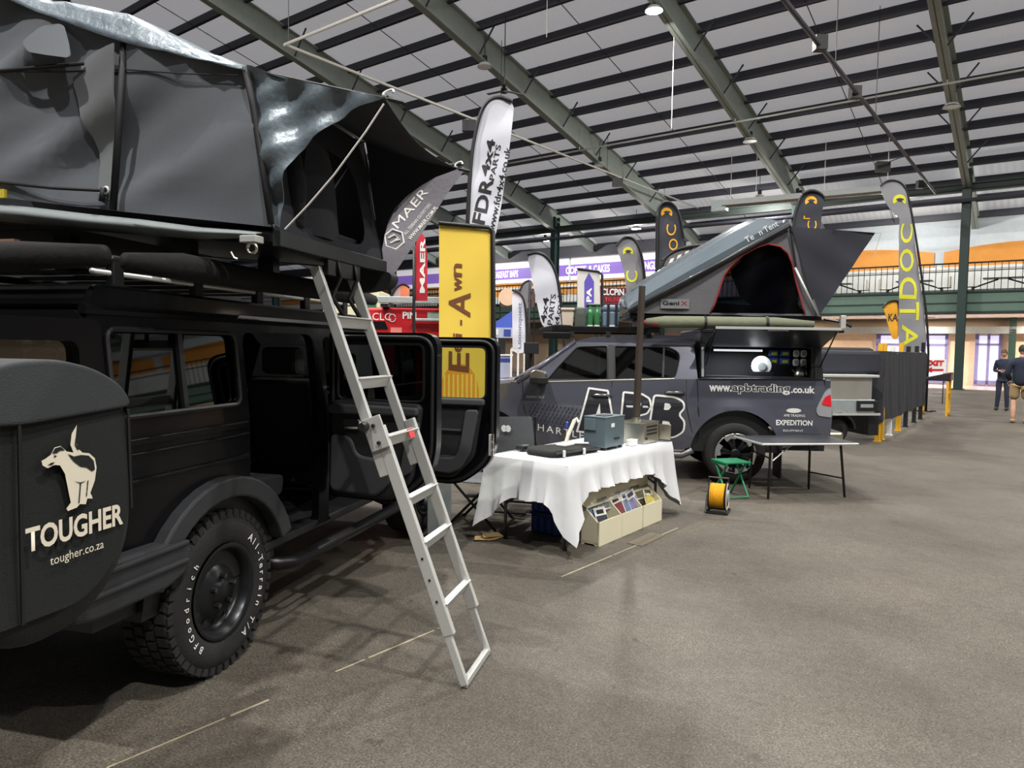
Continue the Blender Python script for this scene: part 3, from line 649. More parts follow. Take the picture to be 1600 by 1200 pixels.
# roof rack
for y in (.14, CARW - .14):
    MB().tube([(-.62, y, 1.955), (1.60, y, 1.955)], .022, 8).build('rack_rail', M_blk2, truck, smooth=True)
    MB().tube([(-.62, y, 1.90), (1.60, y, 1.90)], .012, 8).build('rack_rail', M_alu, truck, smooth=True)
    for x in (-.5, .0, .5, 1.0, 1.5): MB().box(x - .03, x + .03, y - .02, y + .02, 1.80, 1.97).build('rack_foot', M_blk, truck, bevel=.006)
for k in range(8): MB().box(-.6 + k * .31, -.54 + k * .31, .12, CARW - .12, 1.96, 1.985).build('rack_slat', M_blk2, truck, bevel=.004)
MB().tube([(.1, .02, 1.93), (.75, .02, 1.93)], .035, 10).build('awning_arm', M_galv, truck, smooth=True)
M_bag = mat('matt_black_bag', (12, 12, 14), .95, bump=.3, bscale=20)
b = MB(); b.tube([(-.66, -.06, 1.93), (-.4, -.09, 1.94), (.4, -.08, 1.935), (1.2, -.09, 1.94), (1.55, -.06, 1.93)], [.035, .058, .055, .058, .035], 10); b.build('awning_bag', M_bag, truck, smooth=True)
b = MB(); b.tube([(-.70, .0, 1.95), (-.72, .4, 1.95), (-.71, 1.2, 1.95), (-.68, 1.66, 1.95)], [.04, .06, .06, .04], 10); b.build('awning_bag', M_bag, truck, smooth=True)
# exhaust silhouettes under the car
MB().tube([(-.6, .9, .33), (.6, .9, .30), (2.4, .9, .35)], .05, 8).build('exhaust', M_blk2, truck); MB().tube([(.02, .15, .40), (.02, CARW - .15, .40)], .06, 8).build('axle', M_blk, truck)

# ------------------------------------------------------------------ bag on the spare wheel
M_canvas = mat('black_canvas', (20, 23, 24), 0.9, bump=.3, bscale=250); M_flap = mat('charcoal_canvas', (46, 49, 53), 0.85, bump=.3, bscale=250); M_ink = mat('cream_print', (226, 218, 200), .7, var=.05)
bag = thing('spare_wheel_bag', 'black canvas spare-wheel bag printed with a snarling animal and big lettering', 'bag', (-1.40, 3.42, 0), math.radians(90) - YAWV)
bo_ = rnd([(-1.50, .80), (-1.14, .79), (-1.02, .88), (-.955, 1.05), (-.965, 1.40), (-1.50, 1.40)], [.06, .08, .08, .1, .04, .04], 5)
b = MB(); b.panel(bo_, (), lambda u, v, t=0: Vector((u, -.33 + t - .012 * math.sin((u + 1.2) * 7) * math.sin((v - .8) * 5), v)), .06, .03); b.build('front_panel', M_canvas, bag, smooth='auto')
b = MB(); b.prism(bo_, -.32, -.09, lambda u, v, d: Vector((u, d, v))); b.build('bag_body', M_canvas, bag)
fl = rnd([(-1.52, 1.385), (-1.37, 1.375), (-.945, 1.40), (-.99, 1.475), (-1.10, 1.535), (-1.24, 1.565), (-1.38, 1.56), (-1.52, 1.52)], .05, 4)
b = MB(); b.prism(fl, -.35, -.08, lambda u, v, d: Vector((u, d - (.03 if d < -.2 else 0) * (1.45 - v) / .1 * .2, v))); b.build('top_flap', M_flap, bag, bevel=.02, seg=3)
b = MB(); b.tube([(-1.37, -.345, z) for z in (.80, 1.0, 1.2, 1.38)], .006, 6); b.build('seam', M_blk, bag)
b = MB(); b.tube([(-.957, -.345, 1.05), (-.967, -.345, 1.39)], .006, 6); b.build('seam', M_blk, bag)
RX, UZ = (1, 0, 0), (0, 0, 1)
lettering('logo_lettering', 'TOUGHER', M_ink, bag, (-1.36, -.349, 1.005), RX, UZ, width=.362, height=.073, bold=.03)
lettering('web_lettering', 'tougher.co.za', M_ink, bag, (-1.279, -.347, .937), RX, UZ, width=.20, height=.036)
# emblem traced in the bag's own plane (units of the print, scaled)
def emb(pts): return [(-1.36 + (x * .35 + 0 - 12) / 173.0 * .40 + 0.02, 0, z) for x, z in pts]
def bx(zx, zy):                                 # print plane coordinates from a survey of the bag face
    px, py = zx / 2.857, 380 + zy / 2.857
    d = ray(px, py); o = Vector((-1.40, 3.42, 0)); R = Vector((math.cos(YAWV), -math.sin(YAWV), 0)); F = Vector((math.sin(YAWV), math.cos(YAWV), 0))
    pl = o + R * .35; dd = Vector(d); c = Vector(_c); t = (pl - c).dot(R) / dd.dot(R); p = c + dd * t
    return ((p - o).dot(F), p.z)
eb = [(345, 812), (322, 850), (316, 900), (330, 935), (300, 930), (272, 905), (245, 912), (228, 945), (205, 962), (187, 972), (192, 992), (215, 1005), (245, 990), (270, 992), (292, 1030), (302, 1080), (312, 1130), (318, 1158), (298, 1185), (305, 1196), (345, 1180), (358, 1165), (385, 1165), (392, 1140), (415, 1140), (412, 1128), (405, 1115), (425, 1060), (433, 1000), (425, 960), (400, 938), (370, 935), (352, 918), (338, 880)]
E3 = lambda u, v: Vector((u, -.3485, v))
decal('emblem', [bx(*p) for p in eb], M_ink, bag, E3)
E4 = lambda u, v: Vector((u, -.3505, v))
for pts in ([(232, 938), (246, 915), (272, 908), (290, 925), (270, 925), (252, 938)], [(302, 940), (330, 952), (360, 945), (395, 948), (418, 970), (424, 1010), (410, 1018), (385, 1000), (360, 998), (330, 975)], [(330, 1062), (358, 1068), (385, 1060), (360, 1074)], [(357, 1070), (362, 1070), (355, 1160), (350, 1160)], [(390, 1060), (395, 1058), (388, 1130), (384, 1130)], [(240, 945), (254, 950), (244, 958)], [(212, 992), (228, 980), (246, 978), (232, 990)], [(336, 870), (342, 900), (355, 922), (345, 922), (334, 900)]):
    decal('emblem_shade', [bx(*p) for p in pts], M_canvas, bag, E4)

# ------------------------------------------------------------------ aluminium ladder
lad = thing('ladder', 'silver aluminium telescopic ladder leaning up to the roof tent', 'ladder', (-1.40, 3.42, 0), math.radians(90) - YAWV)
def lp(x, t, off=0.0):                          # t = 0 foot, 1 top
    o = 1.185 + (.43 - 1.185) * t; z = 2.005 * t; n = Vector((0, -.936, .352)); return Vector((x, -o, z)) + n * off
for x in (.172, .551):
    MB().beam(lp(x, .005, .012), lp(x, .14, .012), .028, .036, (0, -.94, .35)).build('foot_rail', M_alu, lad, bevel=.003)
    MB().beam(lp(x, .12, .02), lp(x, .61, .02), .034, .058, (0, -.94, .35)).build('lower_rail', M_alu, lad, bevel=.004)
    MB().beam(lp(x, .50, -.03), lp(x, 1.0, -.03), .030, .052, (0, -.94, .35)).build('upper_rail', M_alu, lad, bevel=.004)
MB().beam(lp(.165, .008, .012), lp(.558, .008, .012), .03, .034).build('foot_bar', M_alu, lad, bevel=.003)
for t, w in ((.18, .02), (.325, .02), (.43, .02), (.575, .02), (.72, -.03), (.87, -.03)):
    b = MB(); c0, c1 = lp(.172, t, w), lp(.551, t, w); b.beam(c0, c1, .03, .055, (0, -.35, .94)); b.beam(c0 + Vector((0, -.026, .024)), c1 + Vector((0, -.026, .024)), .012, .008); b.build('rung', M_alu, lad, bevel=.003)
MB().beam(lp(.145, .56, .005), lp(.145, .635, .005), .012, .10, (0, -.94, .35)).build('lock_plate', M_alu, lad, bevel=.003)
MB().lathe([(.02, -.03), (.024, 0), (.02, .03)], lp(.12, .62, -.03), 'X', 10, True).build('lock_knob', M_blk, lad)
for t in (.575, .615): MB().lathe([(.009, -.012), (.009, .002)], lp(.137, t, .01), 'X', 8, True).build('bolt', M_nut, lad)
for t in (.30, .25, .20): MB().lathe([(.006, -.003), (.006, .003)], lp(.154, t, .02), 'X', 8, True).build('rail_hole', M_blk, lad)
b = MB(); n0 = lp(.44, .575, .052); b.box(-.035, .035, -.003, .003, -.024, .024, Matrix.Translation(n0) @ Matrix.Rotation(-.36, 4, 'X')); b.build('warning_sticker', mat('red_sticker', (214, 70, 74), .5), lad)
# ------------------------------------------------------------------ roof tent on the black car (same survey frame: x along the car, y away from it)
M_twall = mat('tent_canvas_grey', (98, 103, 110), 0.85, var=.1, scale=3, bump=.12, bscale=320); M_tdark = mat('tent_canvas_dark', (46, 48, 56), 0.9, bump=.2, bscale=60)
M_fly = mat('tent_fly_silver', (112, 124, 134), 0.36, 0.2, var=.12, scale=9, bump=.22, bscale=26); M_zip = mat('zip_black', (26, 26, 30), .7); M_lip = mat('cover_grey', (128, 136, 138), .6, var=.2, scale=8)
tent = thing('roof_tent', 'large grey canvas roof tent with silver fly opened over the black car', 'tent', (-1.40, 3.42, 0), math.radians(90) - YAWV)
def zt(o): return 2.10 + .085 * (.43 - o)
S0, S1 = -.24, .86
b = MB()
b.prism([(.44, zt(.44)), (.44, zt(.44) - .045), (-1.9, zt(-1.9) - .045), (-1.9, zt(-1.9))], S0, S1, lambda u, v, d: Vector((d, -u, v))); b.build('platform', M_blk2, tent, bevel=.006)
for s_ in (S0 + .045, S1):
    b = MB(); b.beam((s_, -.46, zt(.46) - .02), (s_, 1.9, zt(-1.9) - .02), .04, .06); b.build('edge_rail', M_blk2, tent, bevel=.004)
MB().beam((S0, -.45, zt(.45) - .025), (S1, -.45, zt(.45) - .025), .04, .07).build('edge_rail', mat('dark_rail', (40, 44, 46), .5, .4), tent, bevel=.004)
def wr(u, v, k=1.0):                            # tension folds rising to the right
    c = -.5 * u + .87 * v; e = .3 + .7 * math.sin(2.2 * (u * .87 + v * .5)) ** 2
    k = k * min(1.0, max(0.0, (v - 2.13 - .10 * (.43 - u)) / .18))
    return k * (.030 * e * math.sin(13 * c + .8 * math.sin(4 * u)) + .010 * math.sin(31 * c + 3 * u) * e + .008 * math.sin(5 * u + 3 * v))
def wall(s_, sgn):
    out = [(.444, zt(.444) + .02), (.40, 2.35), (.36, 2.60), (.322, 2.79), (.0, 2.875), (-.292, 2.955), (-.70, 3.11), (-1.05, 3.26), (-1.25, 3.28), (-2.15, 2.72), (-1.95, zt(-1.9)), (-1.04, 2.30), (-.37, 2.215)]
    b = MB(); b.panel(out, (), lambda u, v, t=0: Vector((s_ + sgn * (wr(u, v) + .03 * math.sin((v - 2.1) * 4.2) * math.sin((u + 2) * 3) + t), -u, v)), .055, .01); return b.build('side_wall', M_twall, tent, smooth='auto')
wall(S0, -1); wall(S1, 1)
def strip(name, pts, w, m, d=-.03, th=.012):
    b = MB(); b.tube([(S0 + d, -u, v) for u, v in pts], w, 6); return b.build(name, m, tent, smooth=True)
strip('zip', [(-.292, 2.94), (-.325, 2.6), (-.362, 2.215)], .016, M_zip); strip('zip', [(-.385, 2.30), (-.7, 2.325), (-1.1, 2.375)], .008, M_zip)
strip('corner_binding', [(.322, 2.79), (.36, 2.62), (.405, 2.36), (.444, 2.13)], .016, M_zip)
strip('seam', [(-.30, 2.83), (-.6, 2.845), (-1.1, 2.885)], .004, M_zip); strip('seam', [(.29, 2.76), (.0, 2.79), (-.29, 2.83)], .003, M_zip)
strip('window_bar', [(-1.1, 2.872), (-.50, 2.868)], .009, M_zip, -.045)
# window hood
b = MB(); b.panel(rnd([(-.82, 2.985), (-.72, 3.05), (-.60, 3.05), (-.54, 2.95), (-.50, 2.865), (-.62, 2.885), (-.74, 2.915)], .03), (), lambda u, v, t=0: Vector((S0 - .03 - .40 * (3.05 - v) - t - .02 * math.cos((u + .66) * 9), -u, v)), .04, .006); b.build('window_hood', M_twall, tent, smooth='auto')
b = MB(); b.panel([(-.31, 2.93), (-.50, 2.90), (-.60, 2.83), (-.50, 2.55), (-.47, 2.30), (-.385, 2.26)], (), lambda u, v, t=0: Vector((S0 - .03 - wr(u, v) - .03 * math.sin((v - 2.1) * 4.2) * math.sin((u + 2) * 3) - t - .015 * math.sin((u + .45) * 8), -u, v)), .05, .008); b.build('window_flap', mat('tent_canvas_light', (118, 122, 126), .8), tent, smooth='auto')
strip('zip_pull', [(-.40, 2.31), (-.41, 2.25)], .012, M_zip, -.045); MB().lathe([(.012, 0), (.02, .004), (.012, .01)], (S0 - .05, .385, 2.30), 'X', 10).build('eyelet', M_alu, tent)
MB().box(S0 - .055, S0 - .04, .95, 1.2, 2.285, 2.325).build('label_patch', mat('yellow_patch', (210, 190, 60), .6), tent)
# fly sheet: hem band and roof
top = [(.34, 2.80), (.18, 2.86), (.036, 2.915), (-.13, 3.00), (-.296, 3.085), (-.52, 3.15), (-.754, 3.195), (-1.05, 3.33), (-1.3, 3.38), (-2.2, 2.82)]; bot = [(.33, 2.775), (.18, 2.815), (.036, 2.855), (-.13, 2.90), (-.296, 2.945), (-.52, 3.03), (-.754, 3.12), (-1.05, 3.255), (-1.3, 3.28), (-2.2, 2.70)]
b = MB(); rows = []
for j in range(2 * len(top) - 1):
    i = j // 2; f_ = (j % 2) / 2.0
    tp = [top[i][k] * (1 - f_) + top[min(i + 1, len(top) - 1)][k] * f_ for k in (0, 1)]; bt = [bot[i][k] * (1 - f_) + bot[min(i + 1, len(top) - 1)][k] * f_ for k in (0, 1)]
    col = []
    for k in range(5):
        w_ = k / 4; col.append(Vector((S0 - .05 + .06 * w_ + .016 * math.sin(j * 2.1 + k * 1.7), -(bt[0] * (1 - w_) + tp[0] * w_), bt[1] * (1 - w_) + tp[1] * w_)))
    for k in range(1, 6): col.append(Vector((S0 + .01 + (S1 - S0) * k / 5, -tp[0], tp[1] + .05 * math.sin(math.pi * k / 5))))
    rows.append(col)
n = len(rows[0]); vs = [p for r_ in rows for p in r_]; fs = [(i * n + k, i * n + k + 1, (i + 1) * n + k + 1, (i + 1) * n + k) for i in range(len(rows) - 1) for k in range(n - 1)]
b.add(vs, fs); o = b.build('fly_sheet', M_fly, tent, smooth=True); md = o.modifiers.new('thick', 'SOLIDIFY'); md.thickness = .004
# awning end of the fly: near gusset, roof, far gusset
gus = [(.33, 2.80), (.50, 2.742), (.70, 2.685), (.96, 2.622), (.80, 2.578), (.716, 2.537), (.64, 2.485), (.567, 2.415), (.52, 2.34), (.491, 2.26), (.475, 2.19), (.46, 2.12), (.425, 2.14), (.40, 2.36), (.355, 2.62)]
b = MB(); b.panel(gus, (), lambda u, v, t=0: Vector((S0 - .02 - t + .022 * math.sin(14 * v + 5 * u) + .012 * math.sin(30 * u + 9 * v) + .01 * math.sin(47 * v - 20 * u), -u, v)), .03, .003); b.build('awning_side', M_fly, tent, smooth='auto')
b = MB(); b.panel([(x if i in (0, 13, 14) else x - .04, z) for i, (x, z) in enumerate(gus)], (), lambda u, v, t=0: Vector((S1 + t + .01 * math.sin(14 * v + 5 * u), -u, v)), .04, .003); b.build('awning_side', M_tdark, tent, smooth='auto')
b = MB(); nu, nv = 12, 14; vs = []
for i in range(nu + 1):
    for j in range(nv + 1):
        f_ = i / nu; g = j / nv; o_ = .33 + (.96 - .07 * g - .33) * f_; z_ = 2.80 - .18 * f_ - .03 * math.sin(math.pi * g) * f_ ** 1.5 - .02 * math.sin(math.pi * f_)
        o_ -= .03 * math.sin(math.pi * g) * f_
        vs.append((S0 - .02 + (S1 - S0 + .03) * g, -o_, z_))
b.add(vs, [(i * (nv + 1) + j, i * (nv + 1) + j + 1, (i + 1) * (nv + 1) + j + 1, (i + 1) * (nv + 1) + j) for i in range(nu) for j in range(nv)])
o = b.build('awning_roof', M_tdark, tent, smooth=True); o.modifiers.new('thick', 'SOLIDIFY').thickness = .003
# front wall with door opening, rolled flap, inner mat
b = MB(); b.panel(rect(S0, S1, zt(.42) + .01, 2.78), (rnd([(S0 + .16, zt(.42) + .06), (S1 - .16, zt(.42) + .06), (S1 - .2, 2.62), (S0 + .2, 2.62)], .16),), lambda u, v, t=0: Vector((u, -(.44 - (v - 2.1) * .17) + t, v)), .1, .008); b.build('front_wall', M_tdark, tent, smooth='auto')
b = MB(); b.tube([(S0 + .22, -.42, 2.16), (S0 + .24, -.40, 2.35), (S0 + .22, -.38, 2.56)], [.035, .05, .035], 8); b.build('rolled_flap', M_tdark, tent, smooth=True)
b = MB(); b.panel([(S0 + .25, 2.14), (S0 + .75, 2.14), (S0 + .45, 2.55), (S0 + .3, 2.6)], (), lambda u, v, t=0: Vector((u, -.40 + t - .05 * math.sin(u * 8), v)), .06, .006); b.build('door_flap', M_tdark, tent, smooth='auto')
MB().box(S0 + .03, S1 - .03, -.38, 1.6, zt(0) + .01, zt(0) + .07).build('mattress', M_tdark, tent, bevel=.02)
for s_, o2, z2 in ((S0 + .0, .965, 2.625), (S1, .90, 2.615)):
    MB().tube([(s_ + .02, -.40, 2.78), (s_ + .015, -.62, 2.72), (s_, -o2, z2)], .0045, 6).build('awning_rod', M_blk, tent)
    MB().tube([(s_ + .03 * math.sin(t), -o2 - .0 - .02 * math.cos(t), z2 + .025 + .022 * math.sin(t)) for t in [i * .6 for i in range(9)]], .005, 5).build('rod_hook', M_alu, tent)
    MB().tube([(s_, -o2, z2), (s_ + .04, -o2 - .05, z2 - .005)], .009, 6).build('rod_tip', M_blk, tent)
MB().tube([(S0 - .02, -.955, 2.60), (S0 - .03, -.88, 2.49), (S0 - .035, -.74, 2.32), (S0 - .035, -.62, 2.20), (S0 - .03, -.51, 2.105)], .0038, 6).build('guy_rope', M_white, tent)
# folded travel cover along the near edge and its bracket
lipo = [(.40, 2.095, 2.055), (.30, 2.105, 2.07), (.1, 2.125, 2.072), (-.2, 2.165, 2.098), (-.5, 2.20, 2.13), (-.8, 2.24, 2.16), (-1.1, 2.27, 2.19), (-1.6, 2.31, 2.23)]
b = MB(); vs = []
for k, (o_, z1, z0) in enumerate(lipo):
    for j in range(6):
        t = j / 5; vs.append((S0 - .03 - .05 * math.sin(math.pi * t) - .012 * math.sin(k * 2.3 + j), -o_, z1 + (z0 - z1) * t))
b.add(vs, [(k * 6 + j, k * 6 + j + 1, (k + 1) * 6 + j + 1, (k + 1) * 6 + j) for k in range(len(lipo) - 1) for j in range(5)]); o = b.build('travel_cover', M_lip, tent, smooth=True); o.modifiers.new('thick', 'SOLIDIFY').thickness = .006
MB().box(S0 - .09, S0 - .03, -.41, -.33, 2.045, 2.075).build('cover_bracket', M_alu, tent, bevel=.004)
b = MB(); b.tube([(S0 - .08, -.385 + .022 * math.cos(t), 2.02 + .022 * math.sin(t)) for t in [i * math.pi / 6 for i in range(12)]], .007, 6, closed=True); b.build('eye_bolt', M_steel, tent, smooth=True)
MB().tube([(S0 - .06, -.27, 2.01), (S0 - .06, -.285, 1.985), (S0 - .06, -.30, 1.98)], .005, 5).build('hook', M_steel, tent)
MB().box(S0 - .07, S0 - .04, .88, 1.0, 2.06, 2.09).build('maker_plate', mat('copper_plate', (150, 110, 90), .5), tent)
b = MB(); b.panel(rnd([(.05, 1.94), (.36, 1.92), (.53, 1.95), (.55, 2.03), (.42, 2.05), (.1, 2.07)], .05), (), lambda u, v, t=0: Vector((S1 - .12 + t - .02 * math.sin(9 * u), -u, v)), .06, .10); b.build('hanging_cover', M_zip, tent, smooth='auto')
for x in (.28, .46):
    MB().tube([(x, -.45, 2.07), (x + .02, -.47, 1.96), (x - .01, -.44, 1.86), (x + .03, -.5, 1.74)], .012, 6).build('strap', M_blk, tent, smooth=True)
MB().box(.19, .54, -.46, -.435, 1.96, 2.07).build('ladder_hinge', M_blk2, tent, bevel=.004)
for x, y in ((.0, .2), (.0, .9), (.0, 1.5), (.7, .2), (.7, .9), (.7, 1.5)): MB().box(x - .03, x + .03, y - .05, y + .05, 1.98, zt(-y) - .03).build('mount', M_blk2, tent)
# ================================================================== grey pickup with canopy
M_gpaint = mat('grey_metallic_paint', (90, 92, 106), 0.26, 0.35, var=.06, scale=2, coat=.8); M_gdark = mat('dark_decal_grey', (36, 38, 46), .5)
M_can = mat('black_canopy', (26, 28, 33), .4, coat=.2); M_cube = mat('dark_cubby', (30, 31, 34), .8)
PY = math.radians(176)
pick = thing('pickup_truck', 'dark grey double-cab pickup lettered along its side, parked across the hall', 'pickup', (2.72, 8.55, 0), PY)
PWD = 1.84
def ps(x, z):                                   # near flank
    y = -.015 - .05 * ((z - .86) / .40) ** 2 * (1 if z < .86 else .7)
    for cx, r in ((0.0, .53), (3.05, .50)):
        d = math.hypot(x - cx, z - .37)
        if d < r + .14: y += .035 * (1 - abs(d - r) / .14) if d > r - .14 else 0
    if 1.0 > z > .92: y += .006
    return y
def pv(x, z, t=0.0): return Vector((x, ps(x, z) + t, z))
lowp = [(-1.12, .60), (-.62, .46)] + arc(0, .37, .535, 172, 8, 18) + [(.62, .40), (2.42, .40)] + arc(3.05, .37, .50, 172, 8, 18) + [(3.62, .42), (3.98, .46), (4.02, .80), (3.90, 1.00), (3.4, 1.10), (2.93, 1.165), (2.62, 1.195), (2.33, 1.20), (.73, 1.265), (.47, 1.272), (-1.02, 1.30), (-1.06, 1.10), (-1.13, .90)]
for sd in (0, 1):
    b = MB(); b.panel(lowp, (), (lambda x, z, t=0: pv(x, z, -t)) if sd == 0 else (lambda x, z, t=0: Vector((x, -PWD - ps(x, z) + t, z))), .075, .04); b.build('body_side', M_gpaint, pick, smooth='auto')
def gh(x, z, t=0.0): return Vector((x, -.05 - (z - 1.2) * .30 + t, z))
cabp = [(2.62, 1.195), (2.30, 1.45), (1.98, 1.69), (1.80, 1.745), (1.2, 1.775), (.62, 1.775), (.50, 1.74), (.46, 1.27), (.73, 1.26), (2.33, 1.195)]
wf = rnd([(2.30, 1.225), (2.16, 1.40), (1.93, 1.645), (1.56, 1.66), (1.555, 1.245)], [.03, .05, .05, .03, .02]); wr_ = rnd([(1.465, 1.245), (1.47, 1.66), (.80, 1.655), (.66, 1.58), (.70, 1.40), (.735, 1.285)], [.02, .03, .05, .08, .05, .04])
for sd in (0, 1):
    g = gh if sd == 0 else (lambda x, z, t=0.0: Vector((x, -PWD - gh(x, z).y - t, z)))
    b = MB(); b.panel(cabp, (wf, wr_), lambda x, z, t=0: g(x, z, -t), .1, .04); b.build('cab_side', M_gpaint, pick, smooth='auto')
    for w in (wf, wr_):
        b = MB(); b.panel(w, (), lambda x, z: g(x, z, -.02), .4); b.build('window_pane', G_mid if w is wf else G_dark, pick)
    if sd == 0:
        for w in (wf, wr_): b = MB(); b.tube([g(x, z, -.004) for x, z in w], .010, 6, closed=True); b.build('window_seal', M_blk, pick)
        MB().beam(gh(1.51, 1.23, .004), gh(1.51, 1.67, .004), .07, .012, (0, 1, 0)).build('door_pillar', M_blk, pick)
        MB().beam(gh(.88, 1.26, -.012), gh(.86, 1.66, -.012), .025, .012, (0, 1, 0)).build('window_divider', M_blk, pick)
b = MB(); b.prism(rnd([(1.98, 1.70), (1.75, 1.765), (1.2, 1.80), (.62, 1.80), (.48, 1.76), (.48, 1.68), (1.98, 1.66)], .03), -.20, -PWD + .20, lambda u, v, d: Vector((u, d, v))); b.build('roof', M_gpaint, pick, smooth='auto', bevel=.03)
b = MB(); vs = []
for i in range(7):
    for j in range(9):
        f_, g_ = i / 6, j / 8; y0 = -.08 - .12 * f_; yy = y0 + (-PWD - 2 * y0) * g_; vs.append((2.70 - .78 * f_ + .10 * math.sin(math.pi * g_) * (1 - f_ * .5), yy, 1.18 + .54 * f_))
b.add(vs, [(i * 9 + j, i * 9 + j + 1, (i + 1) * 9 + j + 1, (i + 1) * 9 + j) for i in range(6) for j in range(8)]); b.build('windscreen', G_clear, pick, smooth=True)
MB().tube([(2.66, -.06, 1.185), (2.30, -.13, 1.45), (1.96, -.20, 1.71)], [.035, .03, .03], 8).build('windscreen_pillar', M_gpaint, pick, smooth=True)
b = MB(); vs = []
for i in range(9):
    for j in range(9):
        f_, g_ = i / 8, j / 8; x = 2.72 + (4.0 - 2.72) * f_; z = 1.17 - .10 * f_ - .16 * max(0, f_ - .6) ** 1.5 * 3 + .05 * math.sin(math.pi * g_); vs.append((x - .08 * abs(g_ - .5) * f_, -.07 + (-PWD + .14) * g_, z))
b.add(vs, [(i * 9 + j, i * 9 + j + 1, (i + 1) * 9 + j + 1, (i + 1) * 9 + j) for i in range(8) for j in range(8)]); b.build('bonnet', M_gpaint, pick, smooth=True)
MB().box(3.88, 4.06, -PWD + .04, -.04, .42, 1.0).build('front_end', M_blk, pick, bevel=.05)
MB().box(2.55, 2.75, -PWD + .1, -.1, 1.14, 1.19).build('cowl', M_blk, pick)
MB().box(-1.08, 3.4, -PWD + .08, -.10, .42, .50).build('floor_pan', M_blk, pick); MB().box(-1.12, -1.04, -PWD + .05, -.06, .55, 1.30).build('tailgate', M_gpaint, pick, bevel=.02)
MB().box(-1.30, -1.10, -PWD + .05, -.08, .50, .66).build('rear_bumper', M_steel, pick, bevel=.03)
for cx in (0.0, 3.05):
    for y0, y1 in ((-.04, -.42), (-PWD + .04, -PWD + .42)):
        b = MB(); b.prism(arc(cx, .37, .52, 178, 2, 16), y0 - .03 if y0 > -1 else y0 + .03, y1, lambda u, v, d: Vector((u, d, v))); b.build('wheel_well', M_blk, pick)
# seams, handles, mirror, lamps, sill
def line(pts, name='panel_gap', r=.006, m=None): return MB().tube([pv(x, z, .001) for x, z in pts], r, 5).build(name, m or M_blk, pick)
line([(2.60, 1.19), (2.58, .9), (2.50, .62), (2.42, .45)]); line([(1.50, 1.23), (1.50, .8), (1.47, .45)]); line([(.47, 1.27), (.455, .9), (.42, .6)], r=.010); line([(.60, 1.265), (.60, .95), (.52, .62)], r=.004)
line([(-1.02, 1.295), (-.3, 1.285), (.45, 1.272)], 'bed_rail', .014, M_blk); line([(2.30, 1.205), (1.5, 1.238), (.75, 1.27)], 'belt_trim', .008, M_steel)
for x, z in ((1.62, 1.05), (.74, 1.10)):
    b = MB(); b.tube([pv(x + .12, z, .012), pv(x + .06, z + .008, .04), pv(x - .06, z + .008, .04), pv(x - .12, z, .012)], [.012, .016, .016, .012], 8); b.build('door_handle', mat('chrome', (205, 205, 208), .12, 1.0, var=0), pick, smooth=True)
    b = MB(); b.panel([(x + .10 * math.cos(t), z + .035 * math.sin(t)) for t in [i * math.pi / 8 for i in range(16)]], (), lambda u, v: pv(u, v, .003), .3); b.build('handle_cup', M_gdark, pick)
b = MB(); b.prism(rnd([(2.28, 1.22), (2.46, 1.22), (2.47, 1.32), (2.42, 1.36), (2.30, 1.34)], .03), .03, .22, lambda u, v, d: Vector((u + .15 * (d - .03), d, v))); mi = b.build('wing_mirror', M_steel, pick, bevel=.03, seg=3)
MB().box(2.28, 2.50, .02, .24, 1.19, 1.27).build('mirror_base', M_blk, mi, bevel=.01); MB().box(2.30, 2.42, -.06, .04, 1.19, 1.22).build('mirror_arm', M_blk, mi)
lo_ = rnd([(-1.11, 1.20), (-1.03, 1.14), (-.93, .93), (-.96, .86), (-1.12, .84)], .03)
b = MB(); b.panel(lo_, (), lambda x, z, t=0: pv(x, z, .012 - t), .05, .05); tl_ = b.build('tail_lamp', mat('lamp_clear', (170, 172, 180), .15, .3), pick, smooth='auto')
b = MB(); b.panel(rnd([(-1.10, 1.12), (-1.04, 1.09), (-.99, 1.00), (-1.11, .97)], .02), (), lambda x, z, t=0: pv(x, z, .018 - t), .05, .01); b.build('brake_lens', mat('brake_red', (190, 30, 40), .2, emit=.15), tl_)
MB().tube([pv(x, z, -.02) for x, z in ((2.45, .40), (1.5, .33), (.62, .33), (.5, .40))], .045, 8).build('side_step', mat('step_grey', (120, 122, 126), .4, .6), pick, smooth=True)
MB().box(-.56, -.53, -.30, -.02, .08, .50).build('mud_flap', M_blk, pick, bevel=.01)
# wheels with eight-spoke alloys
M_alloy = mat('alloy_machined', (196, 198, 202), .25, .9, var=.03)
def alloy(x, y, face):
    w = make_wheel(pick, x, y, .378, .26, .245, face, False, M_rim, 'alloy'); f = -face
    MB().lathe([(.245, 0), (.235, -.006 * f), (.228, .01 * f), (.22, .06 * f), (.0, .07 * f)], axis='Y', n=36).build('rim_barrel', M_rim, w, smooth=True)
    MB().lathe([(.247, -.002 * f), (.240, -.010 * f), (.230, -.004 * f)], axis='Y', n=36).build('rim_lip', M_alloy, w, smooth=True)
    for k in range(6):
        t = k * math.pi / 3 + .2; b = MB()
        for dt in (-.17, .17):
            b.prism([(.05, -.014), (.235, -.02), (.235, .016), (.05, .014)], -.006 * f, .022 * f, lambda u, v, d: Vector((u * math.cos(t + dt * u / .235) - v * math.sin(t + dt), d, u * math.sin(t + dt * u / .235) + v * math.cos(t + dt))))
        b.build('spoke', M_rim, w)
        b = MB(); b.prism([(.168, -.058), (.238, -.082), (.238, .082), (.168, .058), (.19, .0)], -.012 * f, -.004 * f, lambda u, v, d: Vector((u * math.cos(t) - v * math.sin(t), d, u * math.sin(t) + v * math.cos(t)))); b.build('spoke_insert', M_alloy, w)
    MB().lathe([(.06, .0), (.05, -.012 * f), (0, -.014 * f)], axis='Y', n=16).build('hub_cap', M_rim, w, smooth=True)
